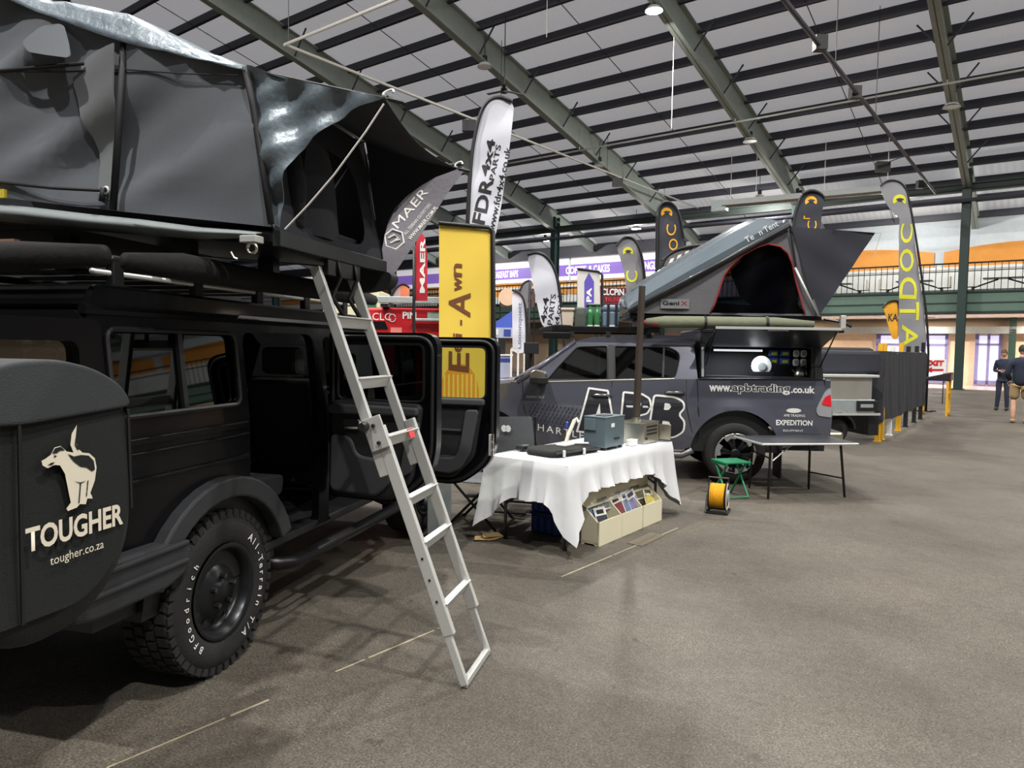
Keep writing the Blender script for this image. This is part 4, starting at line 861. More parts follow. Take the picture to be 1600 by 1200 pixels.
for x in (0, 3.05): alloy(x, .0, 1); alloy(x, -PWD, -1)
# flank lettering
def flat(p): return Vector((p.x, ps(p.x, p.z) + .004, p.z))
XR = (-1, 0, 0)
def sletter(s, x, z, w, h, m, lift=.004, bold=0.0, tilt=0.0, name='side_lettering', shear=0.0, space=1.0):
    return lettering(name, s, m, pick, (x, 0, z), (-1, 0, tilt), (0, 0, 1), width=w, height=h, bold=bold, shear=shear, space=space, fn=lambda p: Vector((p.x, ps(p.x, p.z) + lift, p.z)))
def outline_letter(pts, holes, name='side_lettering'):
    for k, (grow, m, lf_) in enumerate(((0.0, M_paper, .005), (-.024, M_gdark, .008))):
        cx = sum(p[0] for p in pts) / len(pts); cz = sum(p[1] for p in pts) / len(pts); n_ = len(pts); o_ = []
        for i in range(n_):                          # inset polygon
            a, p, c = pts[i - 1], pts[i], pts[(i + 1) % n_]; d1 = Vector((p[0] - a[0], p[1] - a[1])).normalized(); d2 = Vector((c[0] - p[0], c[1] - p[1])).normalized()
            n1 = Vector((-d1.y, d1.x)); n2 = Vector((-d2.y, d2.x)); bis = (n1 + n2); q = bis / max(.35, bis.dot(n1)) * grow; o_.append((p[0] + q.x, p[1] + q.y))
        b = MB(); b.panel(o_, holes if k else (), lambda u, v: Vector((u, ps(u, v) + lf_, v)), .05); b.build(name, m, pick)
R_ = lambda L: [(1.93 - x, .56 + z) for x, z in L]     # drawn left to right, then mirrored onto the flank
cw_ = lambda L: list(reversed(R_(L)))
outline_letter(R_(rnd([(.0, .03), (.14, .59), (.39, .56), (.50, .0), (.33, .0), (.315, .12), (.205, .13), (.18, .02)], .012, 2))[::-1], [R_([(.235, .24), (.30, .23), (.285, .40)])])
outline_letter(R_(rnd([(.52, .0), (.56, .55), (.80, .53), (.90, .47), (.92, .36), (.87, .27), (.72, .23), (.70, .0)], .03, 3))[::-1], [R_(rnd([(.70, .34), (.72, .45), (.775, .44), (.79, .39), (.765, .34)], .012, 2))])
outline_letter(R_(rnd([(.86, -.02), (.93, .52), (1.20, .50), (1.31, .44), (1.32, .34), (1.25, .28), (1.33, .20), (1.32, .06), (1.20, -.02)], .05, 3))[::-1], [R_(rnd([(1.06, .33), (1.07, .42), (1.13, .41), (1.15, .37), (1.12, .33)], .012, 2)), R_(rnd([(1.04, .10), (1.05, .20), (1.13, .19), (1.15, .14), (1.12, .10)], .012, 2))])
sletter('www.', .33, 1.125, .27, .075, M_paper, bold=.035); sletter('apbtrading', .06, 1.10, .69, .13, M_paper, .004, .07); sletter('apbtrading', .055, 1.107, .68, .117, M_gdark, .006, .02); sletter('.co.uk', -.64, 1.125, .28, .085, M_paper, bold=.035)
sletter('EXPEDITION', -.47, .735, .43, .065, M_paper, bold=.025); sletter('APB TRADING', -.56, .84, .25, .03, M_paper); sletter('EQUIPMENT', -.56, .655, .24, .028, M_paper)
decal('emblem', [(-.675 + .09 * math.cos(t), .915 + .028 * math.sin(t)) for t in [i * math.pi / 10 for i in range(20)]], M_paper, pick, lambda u, v: Vector((u, ps(u, v) + .004, v)))
sletter('HARTLEPOOL', 2.40, .60, 1.02, .085, M_paper, tilt=-.17, space=1.35); sletter('INVINCIBLE', 2.55, 1.0, .22, .03, M_alu, shear=.3)
b = MB()
for i in range(7):
    for j in range(15):
        x = 2.52 - j * .048 - .02 * (i % 2); z = .92 - i * .048 - j * .006; x1 = .016
        b.add([Vector((x, ps(x, z) + .003, z)), Vector((x - x1, ps(x, z) + .003, z + .002)), Vector((x - x1 - .014, ps(x, z) + .003, z + .034)), Vector((x - .014, ps(x, z) + .003, z + .032))], [(0, 1, 2, 3)])
b.build('tread_print', M_gdark, pick)['kind'] = 'stuff'
# canopy over the bed
cw = rnd(rect(-.90, .37, 1.31, 1.665), .03)
b = MB(); b.panel(rnd([(-1.04, 1.29), (.42, 1.28), (.42, 1.80), (.36, 1.86), (-.92, 1.88), (-1.0, 1.82)], .03), (cw,), lambda x, z, t=0: Vector((x, -.10 - (z - 1.3) * .10 - t, z)), .15, .03); b.build('canopy_side', M_can, pick)
b = MB(); b.panel(rnd([(-1.04, 1.29), (.42, 1.28), (.42, 1.80), (.36, 1.86), (-.92, 1.88), (-1.0, 1.82)], .03), (), lambda x, z, t=0: Vector((x, -PWD + .10 + (z - 1.3) * .10 + t, z)), .3, .03); b.build('canopy_side', M_can, pick)
MB().box(-1.0, .42, -PWD + .15, -.15, 1.83, 1.89).build('canopy_roof', M_can, pick, bevel=.02)
MB().box(.40, .43, -PWD + .14, -.14, 1.28, 1.84).build('canopy_front', M_can, pick); MB().box(-1.02, -.99, -PWD + .14, -.14, 1.28, 1.84).build('canopy_back', M_can, pick)
for x in (.40, -.95): MB().beam((x, -.09, 1.30), (x, -.14, 1.66), .03, .02, (0, 1, 0)).build('canopy_post', M_galv if x > 0 else M_blk, pick)
MB().box(-.99, .40, -PWD + .2, -.16, 1.28, 1.31).build('bed_shelf', M_cube, pick); MB().box(-.99, .40, -.62, -.58, 1.30, 1.84).build('bed_partition', M_cube, pick)
b = MB(); b.prism([(.0, 0), (.56, .20), (.56, .225), (.0, .03)], -1.02, .36, lambda u, v, d: Vector((d, -.13 + u, 1.67 + v))); gw = b.build('gullwing_door', M_can, pick, bevel=.008)
MB().beam((-1.03, .43, 1.885), (.37, .43, 1.885), .02, .03).build('door_edge', M_alu, gw); MB().box(-.45, -.22, .40, .425, 1.855, 1.865).build('door_catch', M_alu, gw)
for x in (.36, -1.0): MB().tube([(x, -.11, 1.45), (x, .36, 1.84)], .009, 6).build('gas_strut', M_blk2, gw)
MB().box(-.33, .25, -.22, -.18, 1.615, 1.64).build('strip_lamp', mat('led_strip', (236, 240, 250), .3, var=0, emit=.5), pick)
_ld = bpy.data.lights.new('strip_light', 'AREA'); _ld.shape = 'RECTANGLE'; _ld.size = .55; _ld.size_y = .04; _ld.energy = 5; _ld.color = (.9, .95, 1)
_lo = bpy.data.objects.new('strip_light', _ld); COL.objects.link(_lo); _lo.parent = pick; _lo.location = (-.04, -.20, 1.61)
MB().box(-1.30, -1.0, -.4, -.2, 1.86, 1.89).build('tent_mount', M_blk2, pick)
# kit hung inside the canopy
def kit(name, label, cat, x, z, grp=None): return thing(name, label, cat, (2.72, 8.55, 0), PY, grp)
def disc(m, cx, cz, r, y=-.30, th=.02, n=20, cut=-9):
    b = MB(); b.prism([(cx + r * math.cos(t), max(cz + r * math.sin(t), cut)) for t in [i * 2 * math.pi / n for i in range(n)]], y, y - th, lambda u, v, d: Vector((u, d, v))); return b
T = kit('domed_board', 'round topped white board standing in the pickup canopy window', 'board', 0, 0); disc(M_white, -.36, 1.44, .125, cut=1.36).build('panel', M_white, T, bevel=.008); disc(M_galv, -.36, 1.435, .05, -.285, .01).build('boss', M_galv, T); MB().box(-.5, -.22, -.40, -.27, 1.31, 1.36).build('base', M_blk, T)
M_pk = mat('pouch_blue', (44, 70, 140), .6); M_pk2 = mat('pouch_lime', (170, 190, 60), .6)
for i, (x, z, w) in enumerate(((-.52, 1.60, 'upper left'), (-.66, 1.60, 'upper right'), (-.52, 1.50, 'lower left'), (-.66, 1.50, 'lower right'))):
    T = kit('mug_pouch', 'blue and lime pouch hung in the canopy, %s of four' % w, 'pouch', 0, 0, 'pouches in the canopy'); MB().box(x - .06, x + .06, -.40, -.36, z - .04, z + .04).build('pouch', M_pk, T, bevel=.008); MB().box(x - .035, x + .035, -.357, -.352, z - .02, z + .015).build('print', M_pk2, T)
for i, (x, z, w) in enumerate(((-.795, 1.60, 'upper left'), (-.885, 1.60, 'upper right'), (-.795, 1.49, 'lower left'), (-.885, 1.49, 'lower right'))):
    T = kit('white_bowl', 'white bowl hung in the canopy, %s of four' % w, 'bowl', 0, 0, 'bowls in the canopy'); b = MB(); b.prism(rnd(rect(x - .038, x + .038, z - .045, z + .045), .03), -.38, -.36, lambda u, v, d: Vector((u, d, v))); b.build('bowl', M_white, T, bevel=.006); b = MB(); b.prism(rnd(rect(x - .02, x + .02, z - .025, z + .025), .015), -.359, -.355, lambda u, v, d: Vector((u, d, v))); b.build('hollow', M_galv, T)
T = kit('kettle', 'small steel kettle standing at the back of the canopy window', 'kettle', 0, 0); MB().lathe([(.0, 1.31), (.075, 1.31), (.085, 1.34), (.06, 1.40), (.03, 1.42), (.012, 1.44), (0, 1.445)], (-.84, -.30, 0), 'Z', 18).build('pot', M_steel, T, smooth=True); MB().tube([(-.77, -.30, 1.36), (-.73, -.30, 1.40)], .012, 6).build('spout', M_steel, T); MB().tube([(-.89, -.30, 1.40), (-.90, -.30, 1.45), (-.82, -.30, 1.47), (-.78, -.30, 1.41)], .006, 6).build('handle', M_blk, T)
# cab roof rack
rk = bpy.data.objects.new('roof_rack', None); COL.objects.link(rk); rk.parent = pick
MB().box(.95, 2.22, -PWD + .25, -.22, 1.855, 1.88).build('rack_deck', M_blk2, rk, bevel=.006)
for y in (-.22, -PWD + .25): MB().box(.92, 2.25, y - .02, y + .02, 1.83, 1.90).build('rack_rail', M_blk2, rk, bevel=.006)
b = MB(); b.prism(rnd([(2.0, 1.86), (2.42, 1.83), (2.40, 1.87), (2.2, 1.92), (2.0, 1.91)], .02), -PWD + .25, -.2, lambda u, v, d: Vector((u, d, v))); b.build('wind_deflector', M_blk, rk, bevel=.01)
MB().box(2.02, 2.36, -.30, -.16, 1.74, 1.82).build('light_bar', M_blk2, rk, bevel=.01)
for x in (1.05, 1.55, 2.0): MB().box(x - .03, x + .03, -.24, -.20, 1.76, 1.85).build('rack_foot', M_blk, rk)
# load on the rack
def onrack(name, label, cat): return thing(name, label, cat, (2.72, 8.55, 0), PY)
T = onrack('plastic_tub', 'pale beige plastic tub on the cab roof rack beside the white flag', 'tub'); MB().prism([(2.12, 1.885), (1.99, 1.885), (1.975, 2.13), (2.14, 2.13)], -.6, -.3, lambda u, v, d: Vector((u, d, v))).build('tub', mat('beige_plastic', (206, 192, 178), .6), T, bevel=.015); MB().box(1.97, 2.145, -.62, -.28, 2.10, 2.13).build('rim', mat('beige_plastic', (206, 192, 178), .6), T, bevel=.008)
T = onrack('bottle_crate', 'dark translucent crate on the cab roof rack left of the green bottles', 'crate'); b = MB(); b.box(1.83, 1.965, -.6, -.28, 1.885, 2.14); b.build('crate', mat('smoky_plastic', (92, 100, 96), .3, alpha=.75), T, bevel=.02)
M_gb = mat('green_glass', (58, 120, 76), .2, coat=.3)
for i, x in enumerate((1.775, 1.685)):
    T = onrack('green_bottle', 'green bottle on the cab roof rack, %s of the pair' % ('left' if i == 0 else 'right'), 'bottle'); T['group'] = 'green bottles on the rack'
    b = MB(); b.lathe([(0, 1.885), (.036, 1.885), (.038, 1.92), (.038, 2.06), (.03, 2.10), (.014, 2.12), (.014, 2.16), (0, 2.16)], (x, -.34, 0), 'Z', 14); b.build('glass', M_gb, T, smooth='auto'); MB().lathe([(.0385, 1.89), (.0385, 1.92)], (x, -.34, 0), 'Z', 14).build('label_band', M_paper, T)
T = onrack('green_tray', 'flat green tray lying behind the bottles on the cab roof', 'tray'); MB().box(1.645, 1.81, -.75, -.45, 1.885, 2.20).build('tray', mat('moss_plastic', (76, 118, 88), .5), T, bevel=.02); MB().box(1.64, 1.815, -.76, -.44, 2.16, 2.19).build('tray_rim', M_blk, T, bevel=.01)
T = onrack('storage_case', 'blue-grey hard storage case strapped on the cab roof rack', 'case'); M_bg = mat('blue_grey_plastic', (98, 120, 140), .45); MB().box(1.405, 1.615, -.75, -.27, 1.885, 2.10).build('case', M_bg, T, bevel=.03); MB().box(1.40, 1.62, -.76, -.26, 2.09, 2.17).build('lid', M_bg, T, bevel=.03)
for x in (1.45, 1.55): MB().box(x - .015, x + .015, -.77, -.25, 1.885, 2.18).build('strap', M_blk, T)
MB().box(1.46, 1.54, -.265, -.258, 1.895, 1.92).build('label_strip', M_paper, T)
# ------------------------------------------------------------------ hard-shell tent on the pickup
M_shell = mat('shell_grey_gloss', (108, 120, 130), .16, .3, var=.05, coat=.7); M_cwall = mat('tent_wall_taupe', (96, 96, 100), .85, bump=.2, bscale=60); M_pipe = mat('red_piping', (140, 44, 48), .7); M_olive = mat('olive_canvas', (120, 124, 104), .85, bump=.4, bscale=12); M_awn = mat('awning_navy_black', (44, 46, 56), .85, var=.15, scale=3)
G_mesh = glass_mat('insect_mesh', (120, 120, 128), .0, .5)
ct = thing('hard_shell_tent', 'grey hard-shell clamshell tent raised open on the pickup roof', 'tent', (2.72, 8.55, 0), PY)
MB().box(-.98, 1.30, -1.45, -.05, 2.00, 2.06).build('tent_base', M_blk2, ct, bevel=.015)
b = MB(); nn = 26; hx0, hz0, hx1, hz1 = 1.32, 2.07, -.54, 3.12; L_ = math.hypot(hx1 - hx0, hz1 - hz0); ux, uz = (hx1 - hx0) / L_, (hz1 - hz0) / L_; nx, nz = -uz, ux
nx, nz = (uz, -ux) if (uz * 0 + -ux) > 0 else (-uz, ux)
prof = [(0, 0), (0, .09), (.06, .16), (.35, .20), (1.0, .225), (1.7, .235), (1.98, .22), (2.08, .16), (L_ + .02, .06), (L_, 0)]
prof = rnd(prof, .04, 3)
vs = []; m_ = len(prof); ny = 24
for j in range(ny + 1):
    g = j / ny; yy = .02 - 1.5 * g; k = 1.35 - (abs(2 * g - 1)) ** 2.4 * .95; rib = 1 + .035 * math.cos(g * 10 * math.pi)
    for (s_, h) in prof:
        hh = h * (k if h > .09 else 1) * (rib if h > .15 else 1); vs.append((hx0 + ux * s_ + nx * hh, yy, hz0 + uz * s_ + nz * hh))
fs = [(j * m_ + i, j * m_ + (i + 1) % m_, (j + 1) * m_ + (i + 1) % m_, (j + 1) * m_ + i) for j in range(ny) for i in range(m_)] + [tuple(range(m_)), tuple(range(ny * m_ + m_ - 1, ny * m_ - 1, -1))]
b.add(vs, fs); b.build('shell_lid', M_shell, ct, smooth='auto')
def shp(s_, h, y): return Vector((hx0 + ux * s_ + nx * h, y, hz0 + uz * s_ + nz * h))
MB().tube([shp(.0, .0, .03), shp(L_, .0, .03)], .03, 8).build('lid_rim', M_can, ct, smooth=True)
for g in (.3, .55, .8): MB().tube([shp(.2, .215, -1.45 * g), shp(1.7, .245, -1.45 * g)], .02, 6).build('lid_rib', M_shell, ct, smooth=True)
lettering('lid_lettering', 'Te', M_paper, ct, shp(1.60, .055, .032), (ux, 0, uz), (nx, 0, nz), height=.07); lettering('lid_lettering', 'n Tent', M_paper, ct, shp(1.78, .055, .032), (ux, 0, uz), (nx, 0, nz), height=.07, width=.24)
arch = [(.345, 2.06), (.30, 2.18), (.20, 2.52), (.13, 2.63), (-.02, 2.77), (-.18, 2.86), (-.31, 2.90), (-.45, 2.87), (-.54, 2.79), (-.60, 2.66), (-.64, 2.48), (-.74, 2.15), (-.76, 2.06)]
wallp = [(1.30, 2.06), (-.50, 3.115), (-.58, 3.12), (-.64, 2.90), (-.94, 2.05)]
for y_, sg in ((-.02, 1), (-1.44, -1)):
    b = MB(); b.panel(wallp, (arch[:1] + arch[1:] if False else [(x, max(z, 2.075)) for x, z in arch],), lambda u, v, t=0: Vector((u, y_ - sg * t + .012 * math.sin(9 * u + 5 * v), v)), .1, .008); b.build('side_wall', M_cwall, ct, smooth='auto')
    b = MB(); b.panel([(x, max(z, 2.075)) for x, z in arch], (), lambda u, v: Vector((u, y_ - sg * .01 + .02 * math.sin(11 * u + 3 * v), v)), .1); b.build('window_mesh', G_mesh, ct, smooth=True)
    b = MB(); b.tube([(x, y_ + sg * .012, max(z, 2.075)) for x, z in arch], .012, 6); b.build('window_piping', M_pipe, ct, smooth=True)
b = MB(); b.panel([(.10, 2.60), (-.18, 2.86), (-.45, 2.87), (-.60, 2.66), (-.74, 2.12), (-.3, 2.08), (.0, 2.30)], (), lambda u, v, t=0: Vector((u, -.10 - t + .03 * math.sin(10 * u + 14 * v), v)), .08, .006); b.build('window_flap', M_awn, ct, smooth='auto')
b = MB(); b.panel([(.30, 2.08), (-.76, 2.08), (-.76, 2.14), (.28, 2.20)], (), lambda u, v, t=0: Vector((u, -.08 - t, v)), .1, .006); b.build('mattress_edge', M_awn, ct)
b = MB(); b.box(-.9, 1.2, -1.38, -.12, 2.06, 2.12); b.build('mattress', M_awn, ct, bevel=.02)
aw = [(-.56, 3.10), (-1.536, 3.03), (-.93, 2.05), (-.88, 2.06), (-.64, 2.88)]
b = MB(); b.panel(aw, (), lambda u, v, t=0: Vector((u, .0 - t + .02 * math.sin(5 * u + 4 * v) + .008 * math.sin(13 * v - 9 * u), v)), .08, .006); b.build('awning_side', M_awn, ct, smooth='auto')
b = MB(); b.panel(aw, (), lambda u, v, t=0: Vector((u, -1.44 - t, v)), .15, .006); b.build('awning_side', M_awn, ct, smooth='auto')
b = MB(); b.panel(rect(0, 1, 0, 1.44), (), lambda u, v, t=0: Vector((-.56 - .976 * u, -v, 3.10 - .07 * u + t + .02 * math.sin(6 * v) * u)), .15, .006); b.build('awning_roof', M_awn, ct, smooth='auto')
MB().tube([(-.62, .02, 2.62), (-.90, .02, 2.06)], .016, 8).build('lid_strut', M_alu, ct, smooth=True); MB().tube([(-.56, .012, 3.02), (-.64, .015, 2.60)], .012, 6).build('lid_strut', M_can, ct)
MB().tube([(-1.536, .0, 3.03), (-1.60, .0, 3.03), (-1.52, .0, 2.72)], .004, 5).build('awning_pole', M_alu, ct); MB().tube([(-1.536, -1.44, 3.03), (-.95, -1.44, 2.08)], .006, 5).build('awning_pole', M_alu, ct)
MB().box(.60, .94, -.008, .0, 2.12, 2.235).build('maker_label', mat('label_grey', (120, 122, 126), .6), ct); lettering('maker_print', 'Geni', M_blk, ct, (.92, .003, 2.16), XR, UZ, width=.20, height=.05, bold=.03); lettering('maker_print', 'X', M_pipe, ct, (.70, .003, 2.16), XR, UZ, width=.08, height=.05, bold=.03)
b = MB(); pts = [(1.12, 1.955), (.9, 1.955), (.5, 1.96), (.0, 1.955), (-.4, 1.96), (-.85, 1.95)]; b.tube([(x, .05, z) for x, z in pts], [.04, .075, .072, .075, .07, .04], 10); b.build('rolled_annex', M_olive, ct, smooth=True)
for x in (.42, -.30): MB().lathe([(.082, -.015), (.082, .015)], (x, .05, 1.957), 'X', 14).build('strap', M_blk, ct)
MB().tube([(1.14, .05, 1.95), (.98, .08, 1.93)], .03, 8).build('red_tie', M_pipe, ct)
for x in (1.1, .2, -.75): MB().box(x - .05, x + .05, -1.3, -.1, 1.885, 2.0).build('mount_bar', M_blk2, ct)
MB().tube([(-1.0, -.05, 2.02), (-1.2, .0, 1.98), (-1.30, .02, 1.93)], .02, 6).build('latch_arm', M_blk2, ct); MB().box(-1.22, -1.16, .0, .06, 1.90, 2.06).build('latch_box', M_alu, ct, bevel=.008)
# ================================================================== white-clothed table and its goods (frame: x along the table, y to the back left)
TROT = math.atan2(.802, .597); TB = Vector((.44, 5.44, 0)); TL, TW, TH = 1.93, .80, .70
M_cloth = mat('white_cloth', (212, 214, 218), .8, var=.04, bump=.15, bscale=8); M_leg = mat('grey_tube', (110, 112, 116), .4, .7)
tb = thing('folding_table', 'grey legged folding table hidden under a white cloth', 'table', TB, TROT)
MB().box(.03, TL - .03, .03, TW - .03, TH - .045, TH - .006).build('table_top', M_white, tb, bevel=.01)
for x in (.14, TL - .14):
    for y, sg in ((.10, 1), (TW - .10, -1)):
        MB().tube([(x + (.20 if x < 1 else -.20), y + sg * .10, TH - .05), (x + (.06 if x < 1 else -.06), y + sg * .06, .46), (x, y, .36), (x, y, .015)], .014, 8).build('leg', M_leg, tb, smooth=True)
        MB().lathe([(.02, 0), (.02, .03)], (x, y, 0), 'Z', 10, True).build('foot', M_blk, tb)
    MB().tube([(x, .10, .30), (x + (.02 if x < 1 else -.02), .25, .40), (x + (.03 if x < 1 else -.03), .40, .43), (x + (.02 if x < 1 else -.02), .55, .40), (x, TW - .10, .30)], .012, 8).build('cross_brace', M_leg, tb, smooth=True)
# cloth: top plus skirts that hang low at the corners
cl = thing('tablecloth', 'crumpled white tablecloth draped over the folding table', 'tablecloth', TB, TROT)
per = []                                       # perimeter samples with drop
def edge(p, q, n, dropf, nx, ny):
    for i in range(n):
        t = i / n; per.append((p[0] + (q[0] - p[0]) * t, p[1] + (q[1] - p[1]) * t, dropf(t), nx, ny, t))
def hang(lo0, mid, lo1, k=2.2, k1=None): return lambda t: mid + (lo0 - mid) * max(0, 1 - t * k * 2.2) ** 1.3 + (lo1 - mid) * max(0, 1 - (1 - t) * (k1 or k) * 2.2) ** 1.3
edge((0, 0), (TL, 0), 70, hang(.60, .225, .64, 3.4, 1.6), 0, -1); edge((TL, 0), (TL, TW), 30, hang(.64, .30, .5, 1.0), 1, 0)
edge((TL, TW), (0, TW), 60, hang(.5, .30, .56, 2.0), 0, 1); edge((0, TW), (0, 0), 34, hang(.58, .30, .60, 1.2, 2.6), -1, 0)
b = MB(); K = 12; n = len(per); vs = []
for i, (x, y, dr, nx, ny, t) in enumerate(per):
    ph = i * .9
    for k in range(K + 1):
        f_ = k / K; d = dr * f_
        rad = .012 + .03 * f_ + (.022 * math.sin(ph * .75) + .016 * math.sin(ph * 1.9 + 1)) * f_ ** 1.2
        corner = max(0, 1 - min(t, 1 - t) * 10) * f_ * .05
        cx = -1 if x < TL / 2 else 1; cy = -1 if y < TW / 2 else 1
        r0 = .02 * (1 - math.exp(-d * 60))
        vs.append((x + nx * (r0 + rad * f_) + cx * corner, y + ny * (r0 + rad * f_) + cy * corner, TH + .004 - d + .012 * (f_ == 0)))
fs = [(i * (K + 1) + k, ((i + 1) % n) * (K + 1) + k, ((i + 1) % n) * (K + 1) + k + 1, i * (K + 1) + k + 1) for i in range(n) for k in range(K)]
b.add(vs, fs); o = b.build('skirt', M_cloth, cl, smooth=True)
b = MB(); b.panel(rect(-.002, TL + .002, -.002, TW + .002), (), lambda u, v: Vector((u, v, TH + .008 + .004 * math.sin(9 * u + 5 * v) * math.sin(7 * v))), .06); b.build('top_sheet', M_cloth, cl, smooth=True)
TZ = TH + .014
def on_table(name, label, cat): return thing(name, label, cat, TB + Vector((0, 0, TZ)), TROT)
def tl(p): q = Vector(p) - TB; return (q.x * .597 + q.y * .802, -q.x * .802 + q.y * .597)
# blue-grey oven box
T = on_table('camp_oven', 'blue-grey enamelled metal box oven with black feet on the white table', 'oven'); M_oven = mat('blue_grey_enamel', (92, 108, 116), .35, .2, var=.1)
ox, oy = .925, .19; OW, OD, OH = .36, .225, .295
MB().box(ox, ox + OW, oy, oy + OD, .02, OH).build('body', M_oven, T, bevel=.008); MB().box(ox - .006, ox + .002, oy + .10, oy + .215, .17, OH - .02).build('door_panel', M_oven, T, bevel=.004)
MB().box(ox - .01, ox, oy + .10, oy + .215, .160, .168).build('hinge_strip', M_blk, T); MB().box(ox - .004, ox + OW + .004, oy - .004, oy + OD + .004, OH - .006, OH + .002).build('lid', M_oven, T, bevel=.003)
MB().box(ox + .08, ox + .22, oy + .05, oy + .15, OH + .002, OH + .008).build('lid_plate', M_blk, T); MB().box(ox + .16, ox + .25, oy - .012, oy, .085, .10).build('latch', M_blk, T)
for dx in (.02, OW - .05):
    for dy in (.01, OD - .04): MB().box(ox + dx, ox + dx + .03, oy + dy, oy + dy + .03, 0, .02).build('foot', M_blk, T)
MB().box(ox + .10, ox + .16, oy - .004, oy - .001, .20, .235).build('maker_mark', M_paper, T)
# stainless tent stove with flue
T = on_table('tent_stove', 'stainless steel tent stove with slotted end and tall flue pipe', 'stove'); sx, sy = 1.55, .12; SW, SD, SH = .33, .28, .195
MB().box(sx, sx + SW, sy, sy + SD, .0, SH).build('body', M_steel, T, bevel=.004); MB().box(sx - .004, sx + SW + .004, sy - .004, sy + SD + .004, SH, SH + .008).build('top_plate', M_steel, T, bevel=.003)
for k in range(3): MB().box(sx + .06, sx + .28, sy - .003, sy + .001, .08 + k * .035, .10 + k * .035).build('vent_slot', M_blk, T)
MB().box(sx + SW + .01, sx + SW + .02, sy - .12, sy + .10, .02, .17).build('side_shelf', M_steel, T, bevel=.003); MB().lathe([(.012, -.01), (.012, .0)], (sx + .05, sy - .002, .05), 'Y', 10, True).build('vent_knob', M_blk, T)
M_flue = mat('flue_heat_tinted', (122, 112, 104), .35, .9, var=.25, scale=6)
fx, fy = sx + .10, sy + .14; lean = Vector((.045, .0, 0))
for k, (z0, z1, r) in enumerate(((SH, .62, .036), (.60, 1.05, .034), (1.03, 1.52, .032))):
    MB().tube([(fx + .02 * z0, fy - .012 * z0, z0), (fx + .02 * z1, fy - .012 * z1, z1)], r, 14).build('flue_section', M_flue, T, smooth='auto')
MB().lathe([(.04, .0), (.045, .03), (.04, .05)], (fx + .003, fy, SH), 'Z', 16).build('flue_collar', M_steel, T)
T = on_table('small_white_box', 'small white carton between the oven and the stove', 'box'); wx, wy = 1.36, .16; MB().box(wx, wx + .10, wy - .02, wy + .05, 0, .055).build('carton', M_white, T, bevel=.003); MB().box(wx - .001, wx + .101, wy - .021, wy + .051, .04, .056).build('carton_lid', M_paper, T, bevel=.002)
T = on_table('tray_bag', 'black zipped bag lying flat at the left end of the white table', 'bag'); ax, ay = tl((.50, 6.0, 0))
b = MB(); b.prism(rnd([(ax - .22, ay + .02), (ax + .34, ay - .10), (ax + .46, ay + .20), (ax - .05, ay + .40), (ax - .22, ay + .30)], .06), 0, .05, lambda u, v, d: Vector((u, v, d + .008 * math.sin(u * 20)))); b.build('bag', M_canvas, T, bevel=.02, seg=3)
MB().tube([(ax - .20, ay + .01, .03), (ax + .1, ay - .06, .035), (ax + .33, ay - .105, .03)], .008, 6).build('zip', M_blk, T)
for u, v in ((ax - .12, ay - .02), (ax + .12, ay - .07)): MB().lathe([(.014, 0), (.014, .05), (.008, .055)], (u, v, .0), 'Z', 8, True).build('buckle', M_alu, T)
T = on_table('camp_tap', 'white and chrome folding pump arm standing on the black bag', 'pump'); tx, ty = ax + .18, ay + .16
MB().tube([(tx, ty, .05), (tx + .03, ty - .01, .14), (tx + .10, ty - .03, .27)], .017, 8).build('arm', M_cseat, T); MB().tube([(tx + .10, ty - .03, .27), (tx + .12, ty - .035, .285), (tx + .12, ty - .06, .25)], .012, 8).build('head', M_cseat, T)
MB().tube([(tx + .055, ty + .02, .25), (tx + .06, ty + .03, .20)], .012, 6).build('trigger', mat('trigger_blue', (60, 80, 190), .5), T); MB().box(tx - .08, tx + .08, ty - .05, ty + .05, .045, .07).build('base', M_white, T, bevel=.01); MB().tube([(tx + .08, ty, .06), (tx + .14, ty - .05, .06), (tx + .2, ty - .12, .06)], .01, 6).build('hose', M_white, T)
T = on_table('lens_case', 'small black camera-like case at the back left of the table', 'case'); MB().box(ax - .10, ax + .02, ay + .42, ay + .50, 0, .05).build('case', M_blk, T, bevel=.015); MB().lathe([(.02, -.012), (.02, 0)], (ax - .04, ay + .42, .03), 'Y', 12, True).build('lens', M_blk2, T)
